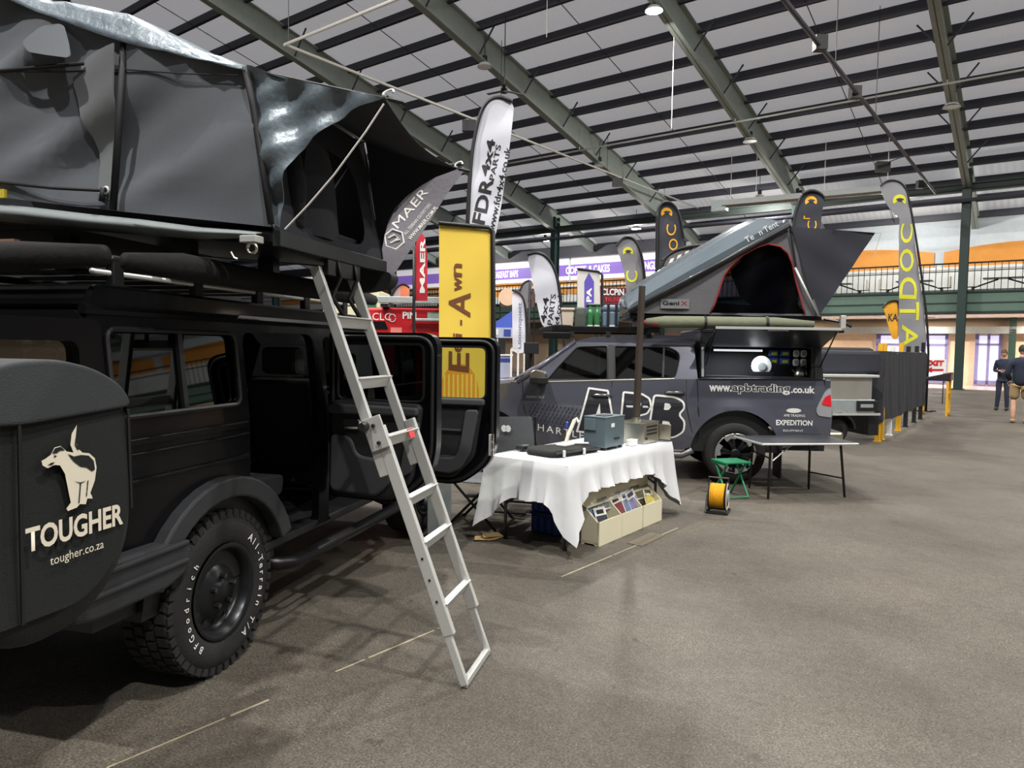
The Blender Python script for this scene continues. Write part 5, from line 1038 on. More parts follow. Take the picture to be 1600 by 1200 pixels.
# leaflet box in front of the table
M_box = mat('cream_board', (232, 226, 198), .6, var=.04); db = thing('leaflet_box', 'cream sloping leaflet box with high backboard in front of the table', 'display box', at_height(935, 855), TROT)
DL, DD = 1.21, .17
MB().box(0, DL, 0, .012, 0.0, .20).build('front_board', M_box, db); MB().box(0, DL, DD - .012, DD, .0, .50).build('back_board', M_box, db); MB().box(0, DL, .012, DD - .012, .015, .03).build('bottom', M_box, db)
for x in (0, .40, .80, DL - .012):
    b = MB(); b.prism([(0, .0), (.03, .0), (.06, .025), (DD - .04, .025), (DD - .03, 0), (DD, 0), (DD, .34), (.012, .20), (0, .20)], x, x + .012, lambda u, v, d: Vector((d, u, v))); b.build('divider', M_box, db)
MB().box(0.0, DL, DD - .05, DD - .012, .30, .312).build('ledge', M_box, db)
lf = [('blue sky', (120, 140, 170), 'leaflet with pale blue photo at the left end of the box'), ('dark', (50, 56, 62), 'leaflet with dark landscape photo beside the left divider'), ('mono', (128, 130, 136), 'leaflet with grey vehicle pictures standing tallest at left'), ('red', (124, 56, 64), 'leaflet with dark red cover in the middle bay'), ('white', (222, 222, 224), 'plain white leaflet in the middle bay'), ('blue', (110, 130, 160), 'blue-grey leaflet right of the red one'), ('violet', (98, 92, 150), 'white leaflet with violet print standing tall at right'), ('lilac', (130, 124, 168), 'lilac printed leaflet in front at right'), ('olive', (112, 112, 82), 'leaflet with olive figures photo in the right bay'), ('yellow', (206, 190, 110), 'folded yellow leaflet at the right end of the box')]
lx = [.03, .10, .22, .42, .50, .60, .64, .70, .84, 1.0]; ly = [.10, .04, .12, .05, .10, .05, .13, .04, .11, .05]; lz = [.17, .09, .24, .13, .20, .14, .26, .13, .23, .13]
DBM = Matrix.Translation(at_height(935, 855)) @ Matrix.Rotation(TROT, 4, 'Z')
for i, (nm, c, lb) in enumerate(lf):
    T = thing('leaflet', lb, 'leaflet', DBM @ Vector((lx[i], ly[i], lz[i])), TROT, 'leaflets in the cream box')
    Rm = Matrix.Rotation(math.radians(-24), 4, 'X') @ Matrix.Rotation(math.radians((-6, 4, 2, -4, 5, -3, 3, -8, 2, 10)[i]), 4, 'Y')
    MB().box(0, .18, -.003, .003, 0, .21, Rm).build('sheet', M_paper, T); MB().box(.006, .174, -.0045, -.003, .01, .14, Rm).build('photo', mat('print_' + nm, c, .5, var=.5, scale=28), T); MB().box(.03, .14, -.0045, -.003, .155, .19, Rm).build('title', mat('print_b' + nm, tuple(int(v * .6) for v in c), .5, var=.4, scale=30), T)
# blue crates under the table
M_crate = mat('blue_crate', (38, 62, 128), .5, var=.2, scale=6)
cp = at_height(838, 838); cpl = tl(cp)
for k in range(2):
    T = thing('storage_crate', ('upper' if k else 'lower') + ' dark blue ribbed crate stacked under the white table', 'crate', Vector((.36, 6.12, k * .19)), TROT, 'crates under the table')
    MB().box(-.05, .35, -.12, .18, .0, .18).build('crate', M_crate, T, bevel=.01); MB().box(-.06, .36, -.13, .19, .16, .185).build('rim', M_crate, T, bevel=.006)
    for j in range(4): MB().box(-.058, -.05, -.10 + j * .07, -.06 + j * .07, .02, .14).build('rib', mat('blue_crate_light', (60, 92, 168), .5), T)
    if k: MB().box(-.062, -.058, .04, .12, .11, .14).build('label_print', M_paper, T)
# ------------------------------------------------------------------ camp chairs by the black car
M_chair = mat('chair_fabric_grey', (92, 94, 98), .9, var=.12, bump=.2, bscale=90)
def camp_chair(label, loc, rz, logo):
    T = thing('camp_chair', label, 'chair', loc, rz, 'folding camp chairs')
    for y in (-.27, .27):
        MB().tube([(-.25, y, .012), (.22, y, .50)], .012, 8).build('leg', M_blk2, T); MB().tube([(.25, y, .012), (-.22, y, .50)], .012, 8).build('leg', M_blk2, T)
        MB().tube([(-.24, y, .40), (-.34, y, .98)], .012, 8).build('back_post', M_blk2, T); MB().box(-.25, .25, y - .03, y + .03, .60, .63).build('arm_rest', M_blk, T, bevel=.008)
    MB().tube([(-.25, -.27, .03), (-.25, .27, .03)], .010, 6).build('cross_bar', M_blk2, T); MB().tube([(.25, -.27, .03), (.25, .27, .03)], .010, 6).build('cross_bar', M_blk2, T)
    b = MB(); b.panel(rect(-.24, .24, -.26, .26), (), lambda u, v, t=0: Vector((u, v, .45 - .05 * math.cos(u * 5) * math.cos(v * 5) + t)), .08, .008); b.build('seat', M_chair, T, smooth='auto')
    b = MB(); b.panel(rnd([(-.27, .50), (.27, .50), (.24, .96), (-.24, .98)], .03), (), lambda u, v, t=0: Vector((-.25 - (v - .42) * .17 - .04 * math.cos(u * 5) + t, u, v)), .08, .008); b.build('backrest', M_chair, T, smooth='auto')
    if logo:
        for sx_ in (-.02, .02): decal('emblem', [(sx_ + .028 * math.cos(t), .86 + .035 * math.sin(t)) for t in [i * math.pi / 4 for i in range(8)]], M_paper, T, lambda u, v: Vector((-.31 - (v - .42) * .17, u, v)))
    return T
camp_chair('grey canvas camp chair with a small white emblem behind the white table', Vector((.05, 7.0, 0)), math.radians(75), True)
camp_chair('black legged folding camp chair half hidden below the open front door', Vector((-.27, 6.36, 0)), math.radians(-15), False)
bp = at_height(690, 800); T = thing('grey_board', 'pale grey board standing on the floor below the open doors', 'board', Vector((-.60, 5.95, 0)), .2); MB().box(-.10, .10, -.01, .01, 0, .62).build('board', M_galv, T, bevel=.003); MB().box(-.105, .105, -.014, .014, .60, .63).build('edge_strip', M_alu, T)
T = thing('cardboard_sheet', 'crumpled tan cardboard sheet lying on the floor by the ladder', 'cardboard', at_height(762, 842), .3); M_card2 = mat('tan_card', (190, 160, 110), .8)
b = MB(); b.panel([(-.13, -.06), (.05, -.07), (.14, -.01), (.06, .07), (-.10, .05)], (), lambda u, v, t=0: Vector((u, v, .004 + t + .012 * abs(math.sin(9 * u)))), .03, .006); b.build('sheet', M_card2, T); b = MB(); b.panel([(-.05, -.05), (.12, -.03), (.10, .05), (-.04, .04)], (), lambda u, v, t=0: Vector((u, v, .03 + t + .012 * math.sin(8 * v))), .03, .006); b.build('folded_flap', M_card2, T)
# ------------------------------------------------------------------ green stool, cable reel, metal table
M_gr = mat('green_plastic', (22, 120, 78), .45)
T = thing('folding_stool', 'green slatted folding stool beside the pickup rear wheel', 'stool', Vector((2.45, 7.85, 0)), .25)
for k in range(5): MB().box(-.16, .16, -.15 + k * .062, -.10 + k * .062, .385, .405).build('slat', M_gr, T, bevel=.004)
for x in (-.15, .13): MB().box(x, x + .02, -.15, .15, .365, .386).build('seat_rail', M_gr, T)
for x in (-.13, .13):
    MB().tube([(x, -.16, .012), (x, .10, .37)], .012, 8).build('leg', M_gr, T); MB().tube([(x * .85, .16, .012), (x * .85, -.10, .37)], .012, 8).build('leg', M_gr, T)
MB().tube([(-.13, -.16, .02), (.13, -.16, .02)], .010, 6).build('cross_bar', M_gr, T); MB().tube([(-.11, .16, .02), (.11, .16, .02)], .010, 6).build('cross_bar', M_gr, T)
M_yel = mat('yellow_cable', (216, 158, 32), .5, var=.2, scale=20); T = thing('cable_reel', 'black cable reel wound with yellow flex on the floor by the stool', 'cable reel', at_height(1122, 800), -.42)
b = MB()
for k in range(9): b.lathe([(.115 + .012 * math.cos(t), -.075 + k * .0165 + .011 * math.sin(t)) for t in [i * math.pi / 3 for i in range(7)]], (0, 0, .165), 'X', 22)
b.build('wound_cable', M_yel, T, smooth=True)
for x in (-.09, .075): MB().lathe([(.02, x), (.145, x), (.15, x + .006), (.145, x + .012), (.02, x + .012)], (0, 0, .165), 'X', 26).build('flange', M_blk, T)
MB().lathe([(.07, .088), (.06, .10), (0, .10)], (0, 0, .165), 'X', 20).build('socket_hub', M_galv, T); MB().lathe([(.145, .086), (.12, .092), (.115, .088)], (0, 0, .165), 'X', 26).build('hub_ring', M_cseat, T)
MB().tube([(-.10, -.12, .012), (.10, -.12, .012), (.10, .12, .012), (-.10, .12, .012)], .012, 6, closed=True).build('stand', M_blk2, T); MB().tube([(-.105, -.12, .012), (-.11, 0, .165), (-.105, .12, .012)], .010, 6).build('stand_side', M_blk2, T); MB().tube([(-.10, .02, .16), (-.10, .02, .345), (.09, .02, .345), (.09, .02, .16)], .011, 6).build('carry_handle', M_blk, T)
T = thing('metal_table', 'black folding table with grey metal top beside the pickup tail', 'table', Vector((2.82, 7.72, 0)), math.radians(8)); M_ttop = mat('grey_table_top', (96, 98, 104), .3, .6)
MB().box(-.10, 1.02, -.05, .62, .60, .625).build('table_top', M_ttop, T, bevel=.004); MB().tube([(-.10, -.05, .612), (1.02, -.05, .612), (1.02, .62, .612), (-.10, .62, .612)], .014, 6, closed=True).build('top_frame', M_alu, T)
for x, y, dx, dy in ((.02, .0, -.02, -.02), (.86, .02, .06, -.02), (.72, .40, .04, .06), (.10, .56, -.02, .02)): MB().tube([(x, y, .60), (x + dx, y + dy, .01)], .014, 8).build('leg', M_blk2, T)
MB().tube([(.90, .01, .22), (.74, .43, .22)], .009, 6).build('cross_bar', M_blk2, T); MB().tube([(.02, .0, .45), (.10, .56, .45)], .009, 6).build('cross_bar', M_blk2, T); MB().tube([(.3, .05, .60), (.06, .02, .42)], .008, 6).build('stay', M_alu, T)
T = thing('floor_cover_plate', 'thin metal cover plate let into the floor beside the leaflet box', 'plate', at_height(1010, 843), TROT); MB().box(-.22, .22, -.07, .07, 0, .006).build('plate', mat('worn_plate', (112, 104, 92), .5, .4, var=.2), T, bevel=.002); MB().box(-.18, .18, -.01, .01, .006, .008).build('rib', mat('worn_plate', (112, 104, 92), .5), T)
# ================================================================== flags and banners
RIP = {}
def soft(pts, n=2):                            # round off an open polyline
    for _ in range(n):
        o = [pts[0]]
        for a, b in zip(pts[:-1], pts[1:]): o += [(a[0] * .75 + b[0] * .25, a[1] * .75 + b[1] * .25), (a[0] * .25 + b[0] * .75, a[1] * .25 + b[1] * .75)]
        pts = o + [pts[-1]]
    return pts
def rip(k, u, v): return k * math.sin(5.5 * u + 2.3 * v) + k * .5 * math.sin(9 * v - 4 * u)
def flag(name, label, out, Y, m, pole, pm=None, base_y=None, ripple=.02, border=None):
    """upright cloth at depth Y; out and pole are surveyed outlines; real size follows from the distance"""
    T = thing(name, label, 'flag'); W_ = lambda x, y, dy=0.0: at_depth(x, y, Y) + Vector((0, dy, 0)); RIP[T.name] = ripple
    if name == 'feather_flag': out = rnd(out, 30, 4); pole = soft(pole) if pole else pole
    pts = [W_(x, y) for x, y in out]; h = max(p.z for p in pts) - min(p.z for p in pts)
    b = MB(); b.panel([(p.x, p.z) for p in pts], (), lambda u, v, t=0: Vector((u, Y + t + rip(ripple, u, v), v)), max(.08, h / 30), .006); b.build('sail', m, T, smooth='auto')
    if pole:
        pp = [W_(x, y, -.02) for x, y in pole]; pp.append(Vector((pp[-1].x + (.0), Y - .02, 0.02)))
        b = MB(); b.tube(pp, [.022 + .012 * i / len(pp) for i in range(len(pp))], 8); b.build('pole', pm or M_blk, T, smooth=True)
        MB().box(-.28, .28, -.04, .04, 0, .03, Matrix.Translation((pp[-1].x, Y, 0))).box(-.04, .04, -.28, .28, 0, .03, Matrix.Translation((pp[-1].x, Y, 0))).build('foot_cross', M_blk, T)
    if border:
        for pl, w in border: b = MB(); b.tube([W_(x, y, -.02) for x, y in (soft(pl) if name == 'feather_flag' else pl)], w * Y / FPX / 2, 6); b.build('hem', M_blk, T, smooth=True)
    return T
def print_on(T, s, x, y, ang, wpx, hpx, Y, m, bold=.0, name='print', mirror=False, shear=0.0, lift=.006):
    """ink whose lower-left corner lies at (x, y), reading direction ang degrees counter-clockwise"""
    a = math.radians(ang); k = Y / FPX; o = at_depth(x, y, Y); R = Vector((math.cos(a), 0, math.sin(a))); U = Vector((-math.sin(a), 0, math.cos(a))); rp = RIP.get(T.name, 0)
    if mirror: U = -U
    return lettering(name, s, m, T, o, R, U, width=wpx * k, height=hpx * k, bold=bold, shear=shear, fn=lambda p: Vector((p.x, Y - lift + rip(rp, p.x, p.z), p.z)))
def shape_on(T, pts, Y, m, name='print', lift=.006):
    P_ = [at_depth(x, y, Y) for x, y in pts]; b = MB(); rp = RIP.get(T.name, 0); b.panel([(p.x, p.z) for p in P_], (), lambda u, v: Vector((u, Y - lift + rip(rp, u, v), v)), .06); return b.build(name, m, T)
M_fgrey = mat('flag_dark_grey', (122, 120, 130), .8, var=.15, scale=3, bump=.3, bscale=20); M_fwhite = mat('flag_white', (206, 208, 220), .8, var=.05); M_fred = mat('flag_red', (188, 36, 52), .7); M_fyel = mat('banner_yellow', (246, 212, 84), .7, var=.05); M_brown = mat('banner_brown', (122, 72, 44), .7); M_borange = mat('banner_orange', (236, 158, 44), .7)
M_navy = mat('flag_charcoal', (52, 54, 64), .8, var=.1); M_gold = mat('print_gold', (232, 168, 34), .6, var=.03); M_lime = mat('print_lime', (206, 204, 48), .6, var=.03); M_mgrey = mat('flag_mid_grey', (128, 128, 134), .8, var=.12, scale=2); M_pblue = mat('print_blue', (72, 92, 168), .6); M_fpurp = mat('print_purple', (92, 78, 178), .6)
# grey leaning feather with hexagon badge
Y = 8.0
T = flag('feather_flag', 'dark grey feather flag with white hexagon badge leaning beside the roof tent', [(722, 258), (700, 262), (660, 282), (625, 318), (600, 360), (588, 400), (560, 450), (600, 452), (632, 405), (668, 350), (700, 300), (728, 264)], Y, M_fgrey, [(724, 256), (690, 262), (655, 282), (620, 318), (596, 360), (582, 404), (566, 450)])
print_on(T, 'MAER', 622, 358, 51, 74, 13, Y, M_paper, .0); print_on(T, 'ALL TERRAIN OUTFITTERS', 634, 368, 51, 62, 5, Y, M_paper); print_on(T, 'WWW.MAER.COM.PL', 642, 376, 51, 66, 6, Y, M_paper, .02)
hx = [(616 + 16 * math.cos(math.radians(a)), 374 + 16 * math.sin(math.radians(a))) for a in range(20, 380, 60)]
P_ = [at_depth(x, y, Y - .02) for x, y in hx]; b = MB(); b.tube(P_, .012, 6, closed=True); b.build('badge', M_paper, T)
for pl in ([(607, 372), (616, 367), (622, 371), (616, 377)], [(610, 380), (618, 376), (625, 374)]): b = MB(); b.tube([at_depth(x, y, Y - .03) for x, y in pl], .010, 6); b.build('badge', M_paper, T)
Y = 12.0
T = flag('banner_flag', 'narrow red vertical flag with white lettering behind the grey leaning flag', [(648, 395), (652, 372), (658, 362), (664, 372), (668, 400), (668, 470), (647, 470)], Y, M_fred, [(647, 380), (647, 470), (647, 540)])
print_on(T, 'MAER', 664, 458, 90, 84, 8, Y, M_paper, .03)
# tall white feather
Y = 12.5
T = flag('feather_flag', 'tall white feather flag with black lettering above the yellow banner', [(733, 352), (734, 300), (738, 250), (745, 205), (753, 175), (763, 160), (780, 153), (798, 158), (803, 166), (800, 200), (792, 260), (782, 330), (772, 380), (733, 378)], Y, M_fwhite, [(800, 160), (780, 150), (762, 157), (751, 175), (743, 205), (736, 250), (732, 300), (730, 360), (732, 480)], border=[([(800, 159), (780, 151), (762, 158), (751, 176), (743, 206), (736, 250), (731, 352)], 6)])
print_on(T, 'FDR', 757, 352, 79, 72, 20, Y, M_blk, .03); print_on(T, '4x4', 763, 276, 79, 56, 13, Y, M_blk, .03); print_on(T, 'PARTS', 772, 282, 79, 54, 8, Y, M_blk, .015); print_on(T, 'www.fdr4x4.co.uk', 772, 362, 79, 130, 10, Y, M_blk, .02)
# yellow vertical banner
Y = 7.6
T = flag('banner_flag', 'yellow upright banner with brown stylised lettering seen behind the open front door', [(686, 351), (768, 360), (768, 640), (686, 640)], Y, M_fyel, [(686, 349), (764, 356), (770, 362), (771, 520), (771, 640)], border=[([(686, 350), (764, 357)], 4), ([(771, 364), (771, 640)], 7)], ripple=.006)
for s, x, y, w, h in (('E', 733, 582, 30, 32), ('e', 722, 550, 13, 12), ('z', 722, 540, 10, 12), ('i', 722, 528, 6, 14), ('-', 722, 508, 8, 3), ('A', 735, 496, 38, 34), ('w', 722, 456, 22, 12), ('n', 722, 433, 20, 13)): print_on(T, s, x, y, 90, w, h, Y, M_brown, .015, shear=.12, lift=.008)
shape_on(T, [(718 + 30 * math.cos(t), 612 + 44 * math.sin(t)) for t in [math.pi + i * math.pi / 14 for i in range(15)]] + [(748, 640), (688, 640)], Y, M_borange, lift=.004)
for k in range(8): shape_on(T, [(693 + k * 7, 585), (696 + k * 7, 585), (696 + k * 7, 640), (693 + k * 7, 640)], Y, M_fyel, 'stripe', .0055)
# second white feather with black lettering
Y = 14.0
T = flag('feather_flag', 'white feather flag with upright black lettering behind the pickup windscreen', [(824, 400), (840, 396), (855, 402), (866, 420), (874, 450), (880, 512), (848, 516), (838, 470), (828, 420)], Y, M_fwhite, [(824, 398), (838, 394), (854, 400), (866, 418), (874, 448), (880, 510), (882, 540)], border=[([(824, 398), (838, 394), (854, 400), (866, 418), (874, 448), (880, 510)], 5)])
print_on(T, '4x4', 853, 505, 84, 40, 9, Y, M_blk, .02); print_on(T, 'PARTS', 863, 508, 84, 48, 8, Y, M_blk, .01); print_on(T, 'x4.co.uk', 873, 511, 84, 54, 8, Y, M_blk, .02)
Y = 18.0
T = flag('feather_flag', 'small white feather flag with blue upright lettering beside the blue gazebo', [(800, 455), (810, 458), (818, 470), (822, 500), (822, 552), (801, 552)], Y, M_fwhite, [(800, 453), (811, 456), (820, 470), (823, 505), (823, 552)], border=[([(800, 454), (811, 457), (820, 470), (823, 505)], 2.5)])
print_on(T, 'Looonquett', 816, 545, 90, 72, 8, Y, M_pblue, .02)
Y = 21.0
T = flag('feather_flag', 'pale grey flag top with dark upright letters behind the small white flag', [(812, 455), (818, 442), (828, 438), (832, 440), (826, 480), (820, 500), (812, 500)], Y, M_mgrey, [(812, 455), (817, 442), (828, 438)]); print_on(T, 'LIT', 829, 486, 84, 36, 6, Y, M_navy, .02)
# white banner with violet arrow
Y = 16.0
T = flag('banner_flag', 'white upright banner with a violet pointed arrow behind the cab roof load', [(902, 420), (937, 424), (938, 490), (902, 490)], Y, mat('flag_warm_white', (206, 206, 204), .8, var=.04), [(902, 420), (934, 424), (941, 430), (941, 500)], border=[([(902, 420), (934, 424), (940, 428), (941, 490)], 3)], ripple=.004)
shape_on(T, [(913, 490), (913, 440), (920, 426), (928, 440), (928, 490)], Y, M_fpurp); print_on(T, 'PA', 924, 472, 90, 22, 8, Y, M_paper, .04, lift=.010)
# grey / charcoal flags with gold letters, seen from the back (lettering mirrored)
def emblem(T, cx, cy, r, Y, m):
    shape_on(T, [(cx + r * math.cos(math.radians(a)), cy + r * math.sin(math.radians(a))) for a in range(150, 400, 12)] + [(cx + r * .35, cy + r * .1), (cx - r * .1, cy - r * .1), (cx - r * .5, cy + r * .2)], Y, m)
    shape_on(T, [(cx - r * .55, cy - r * .25), (cx - r * .1, cy - r * .45), (cx + r * .5, cy - r * .35), (cx + r * .75, cy - r * .1), (cx + r * .45, cy - r * .1), (cx + r * .4, cy + r * .15), (cx - r * .3, cy + r * .0)], Y, M_navy, 'print', .010)
Y = 15.0
T = flag('feather_flag', 'grey feather flag with lime letters left of the flue pipe', [(963, 385), (972, 373), (982, 370), (992, 376), (1000, 395), (1005, 430), (1008, 485), (982, 485), (975, 420)], Y, M_mgrey, [(963, 385), (971, 373), (982, 369), (993, 376), (1002, 396), (1007, 430), (1010, 490)]); emblem(T, 981, 394, 8, Y, M_lime)
print_on(T, 'C', 978, 441, 90, 18, 18, Y, M_lime, .01, mirror=True); print_on(T, 'O', 986, 464, 90, 18, 16, Y, M_lime, mirror=True); print_on(T, 'D', 986, 484, 90, 17, 16, Y, M_lime, mirror=True)
Y = 14.0
T = flag('feather_flag', 'charcoal feather flag with gold letters standing left of the tent shell', [(1027, 330), (1033, 318), (1044, 315), (1056, 322), (1064, 340), (1069, 370), (1071, 480), (1027, 480)], Y, M_navy, [(1068, 372), (1063, 340), (1055, 322), (1044, 315), (1033, 318), (1027, 330), (1026, 480)], border=[([(1027, 330), (1026, 480)], 6)]); emblem(T, 1042, 333, 9, Y, M_gold)
print_on(T, 'C', 1041, 368, 90, 17, 15, Y, M_gold, .0, mirror=True); print_on(T, 'O', 1045, 391, 90, 18, 14, Y, M_gold, mirror=True); print_on(T, 'D', 1048, 412, 90, 18, 14, Y, M_gold, mirror=True)
Y = 13.2
T = flag('feather_flag', 'dark flag top with pale chequered print just above the tent shell', [(1034, 420), (1034, 408), (1050, 394), (1075, 386), (1100, 384), (1104, 400), (1060, 440), (1036, 440)], Y, mat('chequer_grey', (112, 108, 112), .8, var=.6, scale=14), [(1100, 383), (1075, 385), (1050, 393), (1034, 408), (1033, 440)], border=[([(1100, 383), (1075, 385), (1050, 393), (1034, 408)], 5)])
for k in range(9): shape_on(T, [(1040 + (k % 5) * 12 + 4 * (k // 5), 420 - (k % 5) * 6 - 8 * (k // 5)), (1046 + (k % 5) * 12 + 4 * (k // 5), 418 - (k % 5) * 6 - 8 * (k // 5)), (1049 + (k % 5) * 12 + 4 * (k // 5), 411 - (k % 5) * 6 - 8 * (k // 5)), (1043 + (k % 5) * 12 + 4 * (k // 5), 413 - (k % 5) * 6 - 8 * (k // 5))], Y, M_paper)
Y = 15.6
T = flag('feather_flag', 'charcoal feather flag with gold emblem rising behind the tent shell tip', [(1240, 345), (1246, 320), (1254, 304), (1266, 298), (1280, 302), (1287, 312), (1283, 345), (1280, 420), (1240, 420)], Y, M_navy, [(1288, 310), (1280, 301), (1266, 297), (1253, 303), (1245, 320), (1239, 346), (1238, 420)], border=[([(1288, 310), (1280, 301), (1266, 297), (1253, 303)], 5)]); emblem(T, 1267, 315, 9, Y, M_gold); print_on(T, 'L', 1256, 342, 90, 5, 10, Y, M_gold, .02, mirror=True); print_on(T, 'C', 1262, 360, 90, 15, 14, Y, M_gold, mirror=True)
Y = 20.0
T = flag('feather_flag', 'tall grey feather flag with lime letters in front of the black screen', [(1375, 291), (1384, 284), (1396, 282), (1408, 286), (1416, 300), (1425, 350), (1436, 420), (1446, 500), (1448, 552), (1405, 552), (1404, 420), (1406, 340), (1400, 336), (1384, 318)], Y, M_mgrey, [(1375, 291), (1384, 283), (1396, 281), (1409, 286), (1418, 302), (1427, 350), (1438, 420), (1448, 500), (1450, 552)]); emblem(T, 1405, 314, 10, Y, M_lime)
for s, x, y, w, h in (('C', 1407, 380, 30, 18), ('O', 1405, 425, 36, 22), ('D', 1404, 467, 34, 28), ('T', 1405, 500, 28, 30), ('A', 1408, 543, 36, 24)): print_on(T, s, x, y, 90, w, h, Y, M_lime, .012, mirror=True)
Y = 22.0
T = flag('feather_flag', 'small orange flag with dark letters left of the tall grey flag', [(1380, 480), (1386, 473), (1396, 470), (1404, 472), (1404, 530), (1394, 530), (1386, 500)], Y, mat('flag_orange', (234, 168, 40), .7), [(1379, 481), (1386, 472), (1396, 469), (1405, 472), (1406, 540)], border=[([(1379, 481), (1386, 472), (1396, 469), (1405, 471)], 3)]); print_on(T, 'KA', 1388, 502, 0, 15, 12, Y, M_navy, .02)
# ================================================================== background stands
Y = 15.0
M_rtr = mat('red_vehicle', (200, 34, 44), .35, coat=.3)
def P3(x, y, Y): return at_depth(x, y, Y)
T = thing('red_trailer', 'red exhibition vehicle with white lettering behind the open doors', 'vehicle'); a_, c_ = P3(572, 480, Y), P3(720, 530, Y)
MB().box(a_.x, c_.x, Y, Y + 2.0, .55, a_.z).build('body', M_rtr, T, bevel=.05); MB().box(a_.x + .1, c_.x - .1, Y + .1, Y + 1.9, .3, .56).build('chassis', M_blk, T)
w0, w1 = P3(578, 502, Y - .02), P3(606, 514, Y - .02); MB().prism([(w0.x, w1.z), (w1.x, w1.z), (w1.x - .06, w0.z), (w0.x, w0.z)], Y - .03, Y, lambda u, v, d: Vector((u, d, v))).build('window', G_dark, T)
for x in (590, 690): p = P3(x, 560, Y); MB().lathe([(0, -.02), (.30, -.02), (.36, .02), (.36, .22), (0, .22)], (p.x, Y - .03, .36), 'Y', 20).build('wheel', M_tyre, T)
p = P3(592, 499, Y - .04); lettering('print', 'CLC', M_paper, T, P3(582, 500, Y - .04), (1, 0, 0), UZ, height=.15); lettering('print', 'PiN', M_paper, T, P3(629, 498, Y - .04), (1, 0, 0), UZ, height=.15, bold=.03); MB().tube([P3(613 + 5 * math.cos(t), 497 + 6 * math.sin(t), Y - .03) for t in [i * .5 for i in range(13)]], .01, 5).build('print', M_paper, T)
MB().box(P3(614, 0, Y).x, P3(632, 0, Y).x, Y - .02, Y, P3(0, 516, Y).z, P3(0, 502, Y).z).build('side_panel', mat('salmon_panel', (226, 130, 120), .6), T); q0, q1 = P3(668, 488, Y), P3(705, 498, Y); MB().box(q0.x, q1.x, Y - .02, Y, q1.z, q0.z).build('side_window', mat('pale_window', (176, 206, 192), .3), T)
for yy0, yy1, x0 in ((464, 476, 594), (498, 503, 647)):
    s0, s1 = P3(x0, yy0, Y), P3(720, yy1, Y); MB().box(s0.x, s1.x, Y - .25, Y - .1, s1.z, s0.z).build('roof_rail', M_galv, T, bevel=.01)
MB().box(P3(600, 0, Y).x, P3(612, 0, Y).x, Y - .2, Y + .1, a_.z, P3(0, 466, Y).z).build('rail_post', M_blk, T); MB().box(P3(690, 0, Y).x, P3(700, 0, Y).x, Y - .2, Y + .1, a_.z, P3(0, 466, Y).z).build('rail_post', M_blk, T)
T = flag('feather_flag', 'small round-topped grey and orange flag above the red vehicle', [(612, 464), (617, 452), (626, 445), (634, 445), (640, 450), (640, 475), (611, 475)], 17.6, mat('flag_tan', (170, 160, 160), .8), [(640, 450), (634, 444), (626, 444), (617, 451), (610, 466), (609, 480)]); shape_on(T, [(626, 446), (639, 449), (639, 474), (626, 474)], 17.6, mat('rust_print', (204, 118, 78), .7))
T = thing('cream_van', 'cream box stand with a green window sign left of the red vehicle', 'stand'); s0, s1 = P3(555, 452, 22), P3(592, 480, 22); MB().box(s0.x - 1, s1.x, 22, 24, 0, s0.z).build('body', mat('cream_van', (226, 222, 190), .5), T, bevel=.04); g0, g1 = P3(573, 462, 22), P3(588, 482, 22); MB().box(g0.x, g1.x, 21.95, 22, g1.z, g0.z).build('sign_frame', mat('sign_green', (40, 110, 72), .5), T); MB().box(g0.x + .05, g1.x - .05, 21.93, 21.96, g0.z - .22, g0.z - .03).build('sign_panel', mat('sign_yellow', (214, 206, 120), .5), T)
# blue gazebo
T = thing('gazebo', 'blue peaked gazebo with white printed valance far behind the pickup bonnet', 'gazebo'); Y = 25.0; gx0, gx1 = P3(762, 500, Y).x, P3(822, 500, Y).x; gz = P3(790, 512, Y).z; gp = P3(792, 482, Y).z
M_gz = mat('gazebo_blue', (44, 66, 150), .7); M_val = mat('valance_pale', (170, 180, 206), .7)
b = MB(); cx = (gx0 + gx1) / 2; b.add([(gx0, Y, gz), (gx1, Y, gz), (gx1, Y + 2.6, gz), (gx0, Y + 2.6, gz), (cx + .2, Y + 1.3, gp)], [(0, 1, 4), (1, 2, 4), (2, 3, 4), (3, 0, 4)]); b.build('canopy', M_gz, T)
vz = P3(790, 528, Y).z; MB().box(gx0, gx1, Y - .02, Y, vz, gz).build('valance', M_val, T); MB().box(P3(795, 0, Y).x, P3(806, 0, Y).x, Y - .04, Y - .02, vz + .06, gz - .06).build('valance_print', M_gz, T); MB().box(P3(777, 0, Y).x, P3(786, 0, Y).x, Y - .04, Y - .02, vz + .1, gz - .06).build('valance_print', M_white, T)
for x in (gx0 + .05, gx1 - .05, P3(785, 0, Y).x): MB().tube([(x, Y + .05, 0), (x, Y + .05, gz)], .03, 6).build('pole', M_white, T)
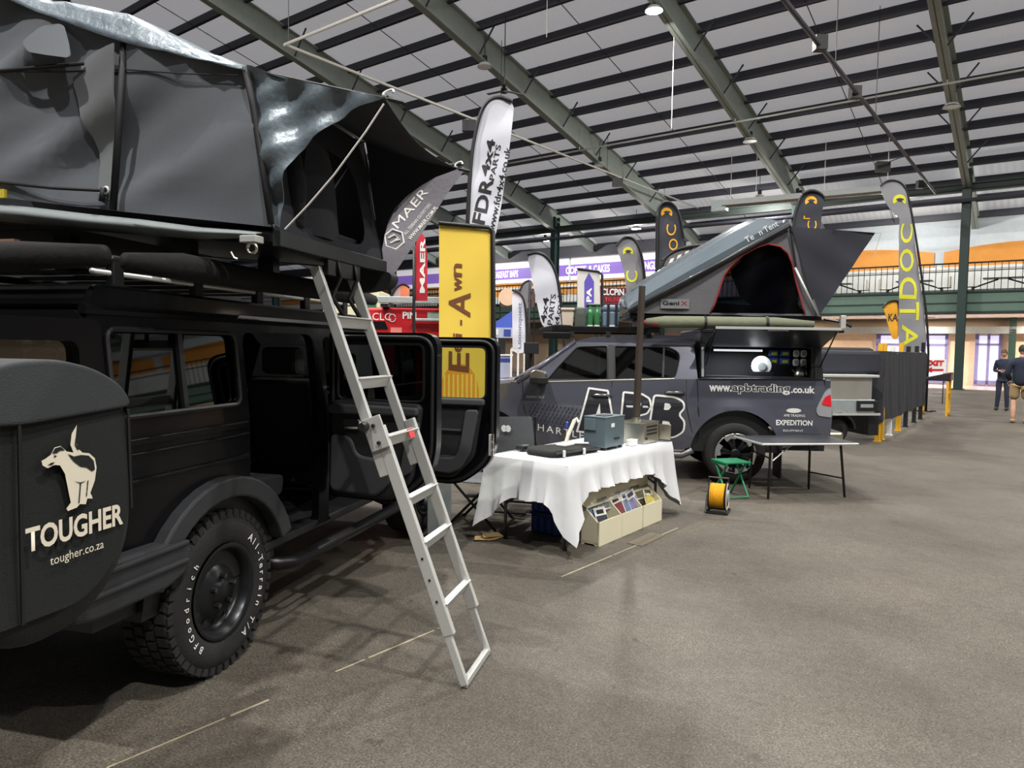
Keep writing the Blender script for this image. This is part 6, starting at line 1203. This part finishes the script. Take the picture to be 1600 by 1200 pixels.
# banners on the far stands
T = thing('stand_banner', 'black and red banner with white lettering behind the storage case', 'banner'); Y = 24.0; s0, s1 = P3(934, 449, Y), P3(986, 476, Y)
MB().box(s0.x, s1.x, Y, Y + .03, s1.z, s0.z).build('cloth', mat('maroon', (96, 34, 46), .7), T); lettering('print', 'CLCPiN', M_paper, T, P3(940, 461, Y - .03), (1, 0, 0), UZ, width=(s1.x - s0.x) * .66, height=.22, bold=.03); lettering('print', 'TRUNK', M_fred, T, P3(945, 471, Y - .03), (1, 0, 0), UZ, width=(s1.x - s0.x) * .5, height=.15, bold=.03)
for x in (s0.x, s1.x): MB().tube([(x, Y + .05, 0), (x, Y + .05, s0.z)], .03, 6).build('post', M_blk, T)
T = thing('stand_banner', 'dark poster panel with an orange picture far behind the small white flag', 'banner'); Y = 28.5; s0, s1 = P3(782, 452, Y), P3(835, 480, Y); MB().box(s0.x, s1.x, Y, Y + .04, s1.z, s0.z).build('panel', mat('poster_dark', (84, 56, 52), .7, var=.5, scale=2), T); MB().lathe([(0, -.02), (.35, -.02)], (P3(793, 464, Y).x, Y, P3(793, 464, Y).z), 'Y', 16).build('picture', mat('poster_peach', (226, 190, 160), .6), T)
for x in (s0.x, s1.x): MB().tube([(x, Y + .08, 0), (x, Y + .08, s0.z)], .03, 6).build('post', M_blk, T)
T = thing('speaker_box', 'black box on a stand in front of the pickup windscreen flags', 'speaker'); Y = 13.0; s0, s1 = P3(819, 535, Y), P3(842, 553, Y); MB().box(s0.x, s1.x, Y, Y + .3, s1.z, s0.z).build('cabinet', M_blk, T, bevel=.01); MB().tube([((s0.x + s1.x) / 2, Y + .15, 0), ((s0.x + s1.x) / 2, Y + .15, s1.z)], .03, 8).build('pole', M_blk, T); MB().box((s0.x + s1.x) / 2 - .25, (s0.x + s1.x) / 2 + .25, Y - .1, Y + .4, 0, .03).build('base', M_blk, T)
T = thing('white_stand', 'white open-framed stand left of the black box', 'stand'); Y = 14.5; s0, s1 = P3(799, 545, Y), P3(809, 590, Y)
for x in (s0.x, s1.x): MB().box(x - .02, x + .02, Y, Y + .04, 0, s0.z).build('upright', M_white, T)
MB().box(s0.x, s1.x, Y - .005, Y + .045, s0.z - .05, s0.z + .03).build('head', M_white, T); MB().box(s0.x - .1, s1.x + .1, Y - .1, Y + .2, 0, .03).build('base', M_white, T)
T = thing('stall_counter', 'white and blue counter with dark goods below the gazebo', 'counter'); Y = 19; s0, s1 = P3(772, 556, Y), P3(800, 585, Y); MB().box(s0.x - .3, s1.x, Y, Y + .6, 0, s0.z).build('counter', M_val, T); MB().box(s0.x - .3, s1.x, Y - .01, Y, s0.z - .16, s0.z - .06).build('stripe', M_gz, T)
MB().box(s0.x - .3, s1.x + .02, Y - .03, Y + .63, s0.z, s0.z + .04).build('worktop', M_white, T, bevel=.01)
for i, (dx, h) in enumerate(((.05, .3), (.3, .42))):
    U_ = thing('goods_box', 'dark box of goods on the far counter, %s one' % ('left' if i == 0 else 'right'), 'box', (s0.x - .2 + dx, Y + .2, s0.z + .04), 0, 'goods on the counter'); MB().box(0, .2, 0, .3, 0, h).build('box', M_blk, U_, bevel=.02); MB().box(-.005, .205, -.005, .305, h - .05, h + .005).build('lid', M_cube, U_)
# ================================================================== trailer and black screen on the right
T = thing('camping_trailer', 'silver aluminium box trailer with black top behind the pickup tail', 'trailer', Vector((5.45, 12.4, 0)), math.radians(8))
MB().box(0, .93, 0, 1.6, .78, 1.20).build('box', mat('brushed_alu', (186, 184, 178), .42, .7, var=.2, scale=3), T, bevel=.02); MB().box(-.05, 1.02, -.06, 1.66, 1.19, 1.235).build('lid_edge', M_alu, T, bevel=.006); MB().box(-.1, .98, -.02, 1.7, .56, .80).build('drawer', M_galv, T, bevel=.015); MB().box(-.1, 1.08, -.04, .0, .52, .56).build('sill', M_alu, T)
MB().box(.62, 1.02, -.05, -.02, .60, .78).build('control_panel', M_blk, T, bevel=.01); MB().box(.68, .92, -.06, -.045, .66, .72).build('control_dial', M_galv, T); MB().box(-.1, 1.35, .3, 1.8, 1.235, 1.66).build('black_cover', M_awn, T, bevel=.06); MB().box(.0, 1.6, .9, 1.9, 1.3, 1.72).build('load_bundle', M_zip, T, bevel=.08)
MB().lathe([(0, -.02), (.19, -.02), (.25, .02), (.25, .16), (0, .16)], (.32, .10, .25), 'Y', 22).build('wheel', M_tyre, T); MB().lathe([(0, -.04), (.12, -.04), (.13, .0)], (.32, .10, .25), 'Y', 16).build('hub', M_rim, T); b = MB(); b.prism(arc(.32, .25, .32, 175, 5, 10) + arc(.32, .25, .28, 5, 175, 10), -.02, .3, lambda u, v, d: Vector((u, d, v))); b.build('mudguard', M_blk, T)
MB().box(.95, 1.15, .1, .8, .15, .60).build('chassis', M_blk, T); MB().tube([(-.1, .05, .62), (.15, .0, .42)], .03, 6).build('stay', M_alu, T)
FB = Vector((6.77, 12.96, 0)); FR = math.atan2(.802, .597); FL = 5.8
M_scr = mat('screen_fabric_black', (44, 46, 52), .85, var=.15, scale=2, bump=.4, bscale=6)
T = thing('screen_fence', 'black fabric screen hung on short posts behind the trailer', 'fence', FB, FR)
b = MB(); b.panel(rect(-.1, FL, .36, 1.66), (), lambda u, v, t=0: Vector((u, -.03 + t + .035 * math.sin(5 * u) * (1.9 - v) * .5 + .012 * math.sin(17 * u + 5 * v), v + .02 * math.sin(3 * u) - .03 * (v > 1.6) * abs(math.sin(1.6 * u)))), .12, .006); b.build('fabric', M_scr, T, smooth='auto')
MB().box(-.13, -.12, -.035, .42, .36, 1.66).build('fabric_return', M_scr, T)
M_yp = mat('yellow_post', (226, 170, 40), .5)
for i, (u, m_, z1) in enumerate(((-.05, M_yp, 1.80), (.32, M_yp, 1.80), (1.2, M_white, 1.75), (2.3, M_yp, 1.84), (3.3, M_blk, 1.78), (4.6, M_blk, 1.8), (5.7, M_blk, 1.9))):
    MB().box(u - .05, u + .05, .0, .08, 0, z1).box(u - .06, u + .06, -.02, .1, 0, .02).build('post', m_, T)
MB().tube([(-.1, 0, 1.64), (FL, 0, 1.64)], .02, 6).build('rail', M_blk, T)
ep = at_height(1463, 645)
T = thing('barrier_stand', 'yellow framed stand with black sloping top right of the screen', 'stand', at_height(1460, 648), FR)
for x in (-.32, .32):
    for y in (-.3, .3): MB().box(x - .025, x + .025, y - .025, y + .025, 0, .92).build('leg', M_yp, T)
for z in (.05, .58): MB().box(-.32, .32, -.32, -.28, z, z + .05).build('rail', M_yp, T); MB().box(-.32, .32, .28, .32, z, z + .05).build('rail', M_yp, T)
b = MB(); b.prism([(-.36, .92), (.36, .92), (.36, .96), (-.3, 1.14), (-.36, 1.14)], -.36, .36, lambda u, v, d: Vector((d, u, v))); b.build('top', M_blk, T, bevel=.02); b = MB(); b.box(-.32, .0, -.375, -.362, .94, 1.1); b.build('photo_panel', mat('mixed_print', (150, 80, 100), .5, var=.7, scale=8), T)
T = thing('exit_sign', 'white EXIT board with red arrow standing beyond the black screen', 'sign'); Y = 23.0; s0, s1 = P3(1444, 561, Y), P3(1478, 583, Y)
MB().box(s0.x, s1.x, Y, Y + .03, s1.z, s0.z).build('board', M_paper, T); M_exr = mat('exit_red', (206, 26, 36), .5, var=0); lettering('print', 'EXIT', M_exr, T, P3(1446, 571, Y - .02), (1, 0, 0), UZ, width=.60, height=.17, bold=.05)
shape_on(T, [(1447, 578), (1456, 573.5), (1456, 576.5), (1474, 576.5), (1474, 579.5), (1456, 579.5), (1456, 582)], Y, M_exr, lift=.01)
for x in (s0.x + .04, s1.x - .04): MB().tube([(x, Y + .05, 0), (x, Y + .05, s0.z)], .015, 6).build('post', M_blk, T)
# ================================================================== two people at the right edge
M_skin = mat('skin', (208, 164, 140), .55, var=.05); M_nav = mat('navy_clothes', (34, 40, 58), .85, bump=.2, bscale=40); M_trs = mat('dark_trousers', (36, 42, 60), .85); M_hair = mat('brown_hair', (86, 58, 38), .7); M_khk = mat('khaki_shorts', (150, 128, 92), .85); M_shoe = mat('dark_shoe', (44, 36, 32), .6); M_dkh = mat('dark_hair', (40, 32, 28), .7); M_tan = mat('tan_shoe', (170, 140, 104), .7)
def skin_obj(name, verts, edges, radii, m, parent, root=0, sub=2):
    me = bpy.data.meshes.new(name); me.from_pydata(verts, edges, []); o = bpy.data.objects.new(name, me); COL.objects.link(o); o.parent = parent; me.materials.append(m)
    md = o.modifiers.new('skin', 'SKIN'); md.use_smooth_shade = True; lay = me.skin_vertices[0].data if me.skin_vertices else None
    if lay is None:
        import bmesh
        bm = bmesh.new(); bm.from_mesh(me); bm.verts.layers.skin.verify(); bm.to_mesh(me); bm.free(); lay = me.skin_vertices[0].data
    for i, r in enumerate(radii): lay[i].radius = r if isinstance(r, tuple) else (r, r); lay[i].use_root = (i == root)
    o.modifiers.new('sub', 'SUBSURF').levels = sub; o.modifiers['sub'].render_levels = sub
    return o
def chain(pts): return [(i, i + 1) for i in range(len(pts) - 1)]
def head(T, c, yaw, tilt, hair, long=False):
    Hm = Matrix.Translation(c) @ Matrix.Rotation(yaw, 4, 'Z') @ Matrix.Rotation(tilt, 4, 'X')       # face looks along -y
    b = MB(); vs = []; n, m_ = 18, 14
    for i in range(m_ + 1):
        ph = math.pi * i / m_; z = math.cos(ph)
        for k in range(n):
            t = 2 * math.pi * k / n; x, y = math.sin(ph) * math.cos(t), math.sin(ph) * math.sin(t)
            w = .075 * (1 - .16 * max(0, -z)); d = .098 * (1 - .10 * max(0, -z)); py = y * d
            if y < -.5 and -.25 < z < .12 and abs(x) < .28: py -= .016 * (1 - abs(x) / .28)
            vs.append(Hm @ Vector((x * w, py, z * .118)))
    fs = [(i * n + k, i * n + (k + 1) % n, (i + 1) * n + (k + 1) % n, (i + 1) * n + k) for i in range(m_) for k in range(n)]; b.add(vs, fs); h = b.build('head', M_skin, T, smooth=True)
    b = MB(); vs = []
    for i in range(9):
        ph = math.pi * .62 * i / 8; z = math.cos(ph)
        for k in range(n):
            t = 2 * math.pi * k / n; x, y = math.sin(ph) * math.cos(t), math.sin(ph) * math.sin(t); zz = max(z, .42) if y < -.35 else z
            vs.append(Hm @ Vector((x * .082, y * .105 + .004, zz * .126 + .004)))
    b.add(vs, [(i * n + k, i * n + (k + 1) % n, (i + 1) * n + (k + 1) % n, (i + 1) * n + k) for i in range(8) for k in range(n)]); b.build('hair', hair, T, smooth=True)
    for sx_ in (-1, 1):
        MB().lathe([(0, -.004), (.009, 0), (0, .004)], (0, 0, 0), 'Y', 8).build('eye', M_dkh, h).matrix_local = Hm @ Matrix.Translation((sx_ * .03, -.092, .012)); MB().lathe([(0, -.01), (.024, -.006), (.026, .006), (0, .01)], (0, 0, 0), 'X', 10).build('ear', M_skin, h).matrix_local = Hm @ Matrix.Translation((sx_ * .074, .01, -.005))
    MB().box(-.022, .022, -.004, .004, -.004, .004).build('mouth', mat('lip', (170, 104, 96), .6), h).matrix_local = Hm @ Matrix.Translation((0, -.086, -.062))
def hand(T, w, dirv, curl):
    d = Vector(dirv).normalized(); up = Vector((0, 0, 1)); sd = d.cross(up).normalized(); nn_ = sd.cross(d)
    w = Vector(w); vs = [w, w + d * .05, w + d * .09]; ed = [(0, 1), (1, 2)]; rr = [(.022, .026), (.018, .036), (.014, .036)]
    skin_obj('palm', [tuple(v) for v in vs], ed, rr, M_skin, T, 0, 1)
    for k, (off, ln) in enumerate(((-.030, .065), (-.010, .078), (.010, .074), (.029, .058))):
        p0 = w + d * .088 + sd * off; p1 = p0 + d * ln * .45 - nn_ * .012 * curl; p2 = p1 + d * ln * .3 - nn_ * .022 * curl; p3 = p2 + d * ln * .12 - nn_ * .024 * curl
        skin_obj('finger', [tuple(v) for v in (p0, p1, p2, p3)], chain([0] * 4), [.0085, .008, .0075, .006], M_skin, T, 0, 1)
    p0 = w + d * .03 - sd * .03; p1 = p0 + d * .03 - sd * .022 - nn_ * .01; p2 = p1 + d * .03 - sd * .004 - nn_ * .012
    skin_obj('thumb', [tuple(v) for v in (p0, p1, p2)], [(0, 1), (1, 2)], [.011, .0095, .007], M_skin, T, 0, 1)
# man looking down at his phone, facing the camera's left
T = thing('person', 'person in dark navy top and trousers looking down at a phone, standing alone', 'person', at_height(1565, 641), math.radians(-38))
body_v = [(0, 0, .82), (0, .01, 1.10), (0, .01, 1.28), (0, .0, 1.42), (0, -.01, 1.52), (.17, .01, 1.42), (.225, .03, 1.16), (.12, -.20, 1.14), (-.17, .01, 1.42), (-.225, .03, 1.16), (-.10, -.22, 1.15)]
skin_obj('upper_body', body_v, [(0, 1), (1, 2), (2, 3), (3, 4), (3, 5), (5, 6), (6, 7), (3, 8), (8, 9), (9, 10)], [(.155, .11), (.15, .105), (.165, .11), (.14, .09), (.055, .055), .07, .052, .04, .07, .052, .04], M_nav, T)
leg_v = [(0, 0, .95), (.09, .0, .86), (.105, -.02, .48), (.12, .02, .05), (-.09, .0, .86), (-.10, -.02, .48), (-.13, .02, .05)]
skin_obj('trousers', leg_v, [(0, 1), (1, 2), (2, 3), (0, 4), (4, 5), (5, 6)], [(.14, .10), .095, .07, .055, .095, .07, .055], M_trs, T)
for x in (.12, -.13): skin_obj('shoe', [(x, .07, .06), (x, -.06, .055), (x, -.22, .045)], [(0, 1), (1, 2)], [(.065, .06), (.06, .055), (.05, .045)], M_shoe, T, 0, 1)
skin_obj('neck', [(0, -.01, 1.48), (0, -.03, 1.60)], [(0, 1)], [.055, .05], M_skin, T, 0, 1); head(T, Vector((0, -.05, 1.67)), 0, math.radians(24), M_hair)
skin_obj('forearm', [(.16, -.12, 1.145), (.07, -.26, 1.16)], [(0, 1)], [.036, .028], M_skin, T, 0, 1); skin_obj('forearm', [(-.15, -.12, 1.15), (-.05, -.28, 1.17)], [(0, 1)], [.036, .028], M_skin, T, 0, 1)
hand(T, (.07, -.26, 1.16), (-.5, -.6, .1), 1.0); hand(T, (-.05, -.28, 1.17), (.5, -.5, .1), 1.0)
ph = thing('phone', 'dark phone held in the hands of the person looking down', 'phone', T.location, math.radians(-38)); MB().box(-.035, .035, -.40, -.28, 1.185, 1.195).build('case', M_blk2, ph, bevel=.004); MB().box(-.031, .031, -.396, -.284, 1.195, 1.197).build('screen', mat('phone_screen', (70, 80, 100), .1), ph)
# second person, back turned, cut by the frame
T = thing('person', 'person in dark hooded top and khaki shorts with back turned at the right edge', 'person', at_height(1592, 661), math.radians(150))
skin_obj('hooded_top', [(0, 0, .86), (0, .01, 1.18), (0, .0, 1.38), (0, .0, 1.50), (0, -.01, 1.58), (.21, .01, 1.47), (.29, .03, 1.18), (.20, -.16, 1.02), (-.21, .01, 1.47), (-.29, .03, 1.18), (-.20, -.16, 1.02)], [(0, 1), (1, 2), (2, 3), (3, 4), (3, 5), (5, 6), (6, 7), (3, 8), (8, 9), (9, 10)], [(.19, .14), (.19, .14), (.20, .14), (.16, .11), (.075, .075), .085, .07, .055, .085, .07, .055], M_nav, T)
skin_obj('shorts', [(0, 0, 1.0), (.11, 0, .88), (.125, -.01, .55), (-.11, 0, .88), (-.125, -.01, .55)], [(0, 1), (1, 2), (0, 3), (3, 4)], [(.18, .13), .125, .11, .125, .11], M_khk, T)
for x in (.125, -.125):
    skin_obj('leg', [(x, -.01, .60), (x, -.01, .48), (x, .02, .32), (x, .02, .09)], chain([0] * 4), [.07, .06, .062, .042], M_skin, T, 0, 1); skin_obj('shoe', [(x, .08, .06), (x, -.06, .055), (x, -.23, .045)], [(0, 1), (1, 2)], [(.065, .06), (.062, .055), (.05, .045)], M_tan, T, 0, 1)
skin_obj('neck', [(0, -.01, 1.54), (0, -.02, 1.66)], [(0, 1)], [.06, .055], M_skin, T, 0, 1); head(T, Vector((0, -.02, 1.75)), 0, math.radians(6), M_dkh)
hand(T, (.20, -.18, 1.0), (-.1, -.4, -.6), .6); hand(T, (-.20, -.18, 1.0), (.1, -.4, -.6), .6)
decal('print', [(.0 + .05 * math.cos(t), 1.36 + .06 * math.sin(t)) for t in [i * math.pi / 6 for i in range(12)]], M_galv, T, lambda u, v: Vector((u - .08, .155, v)))
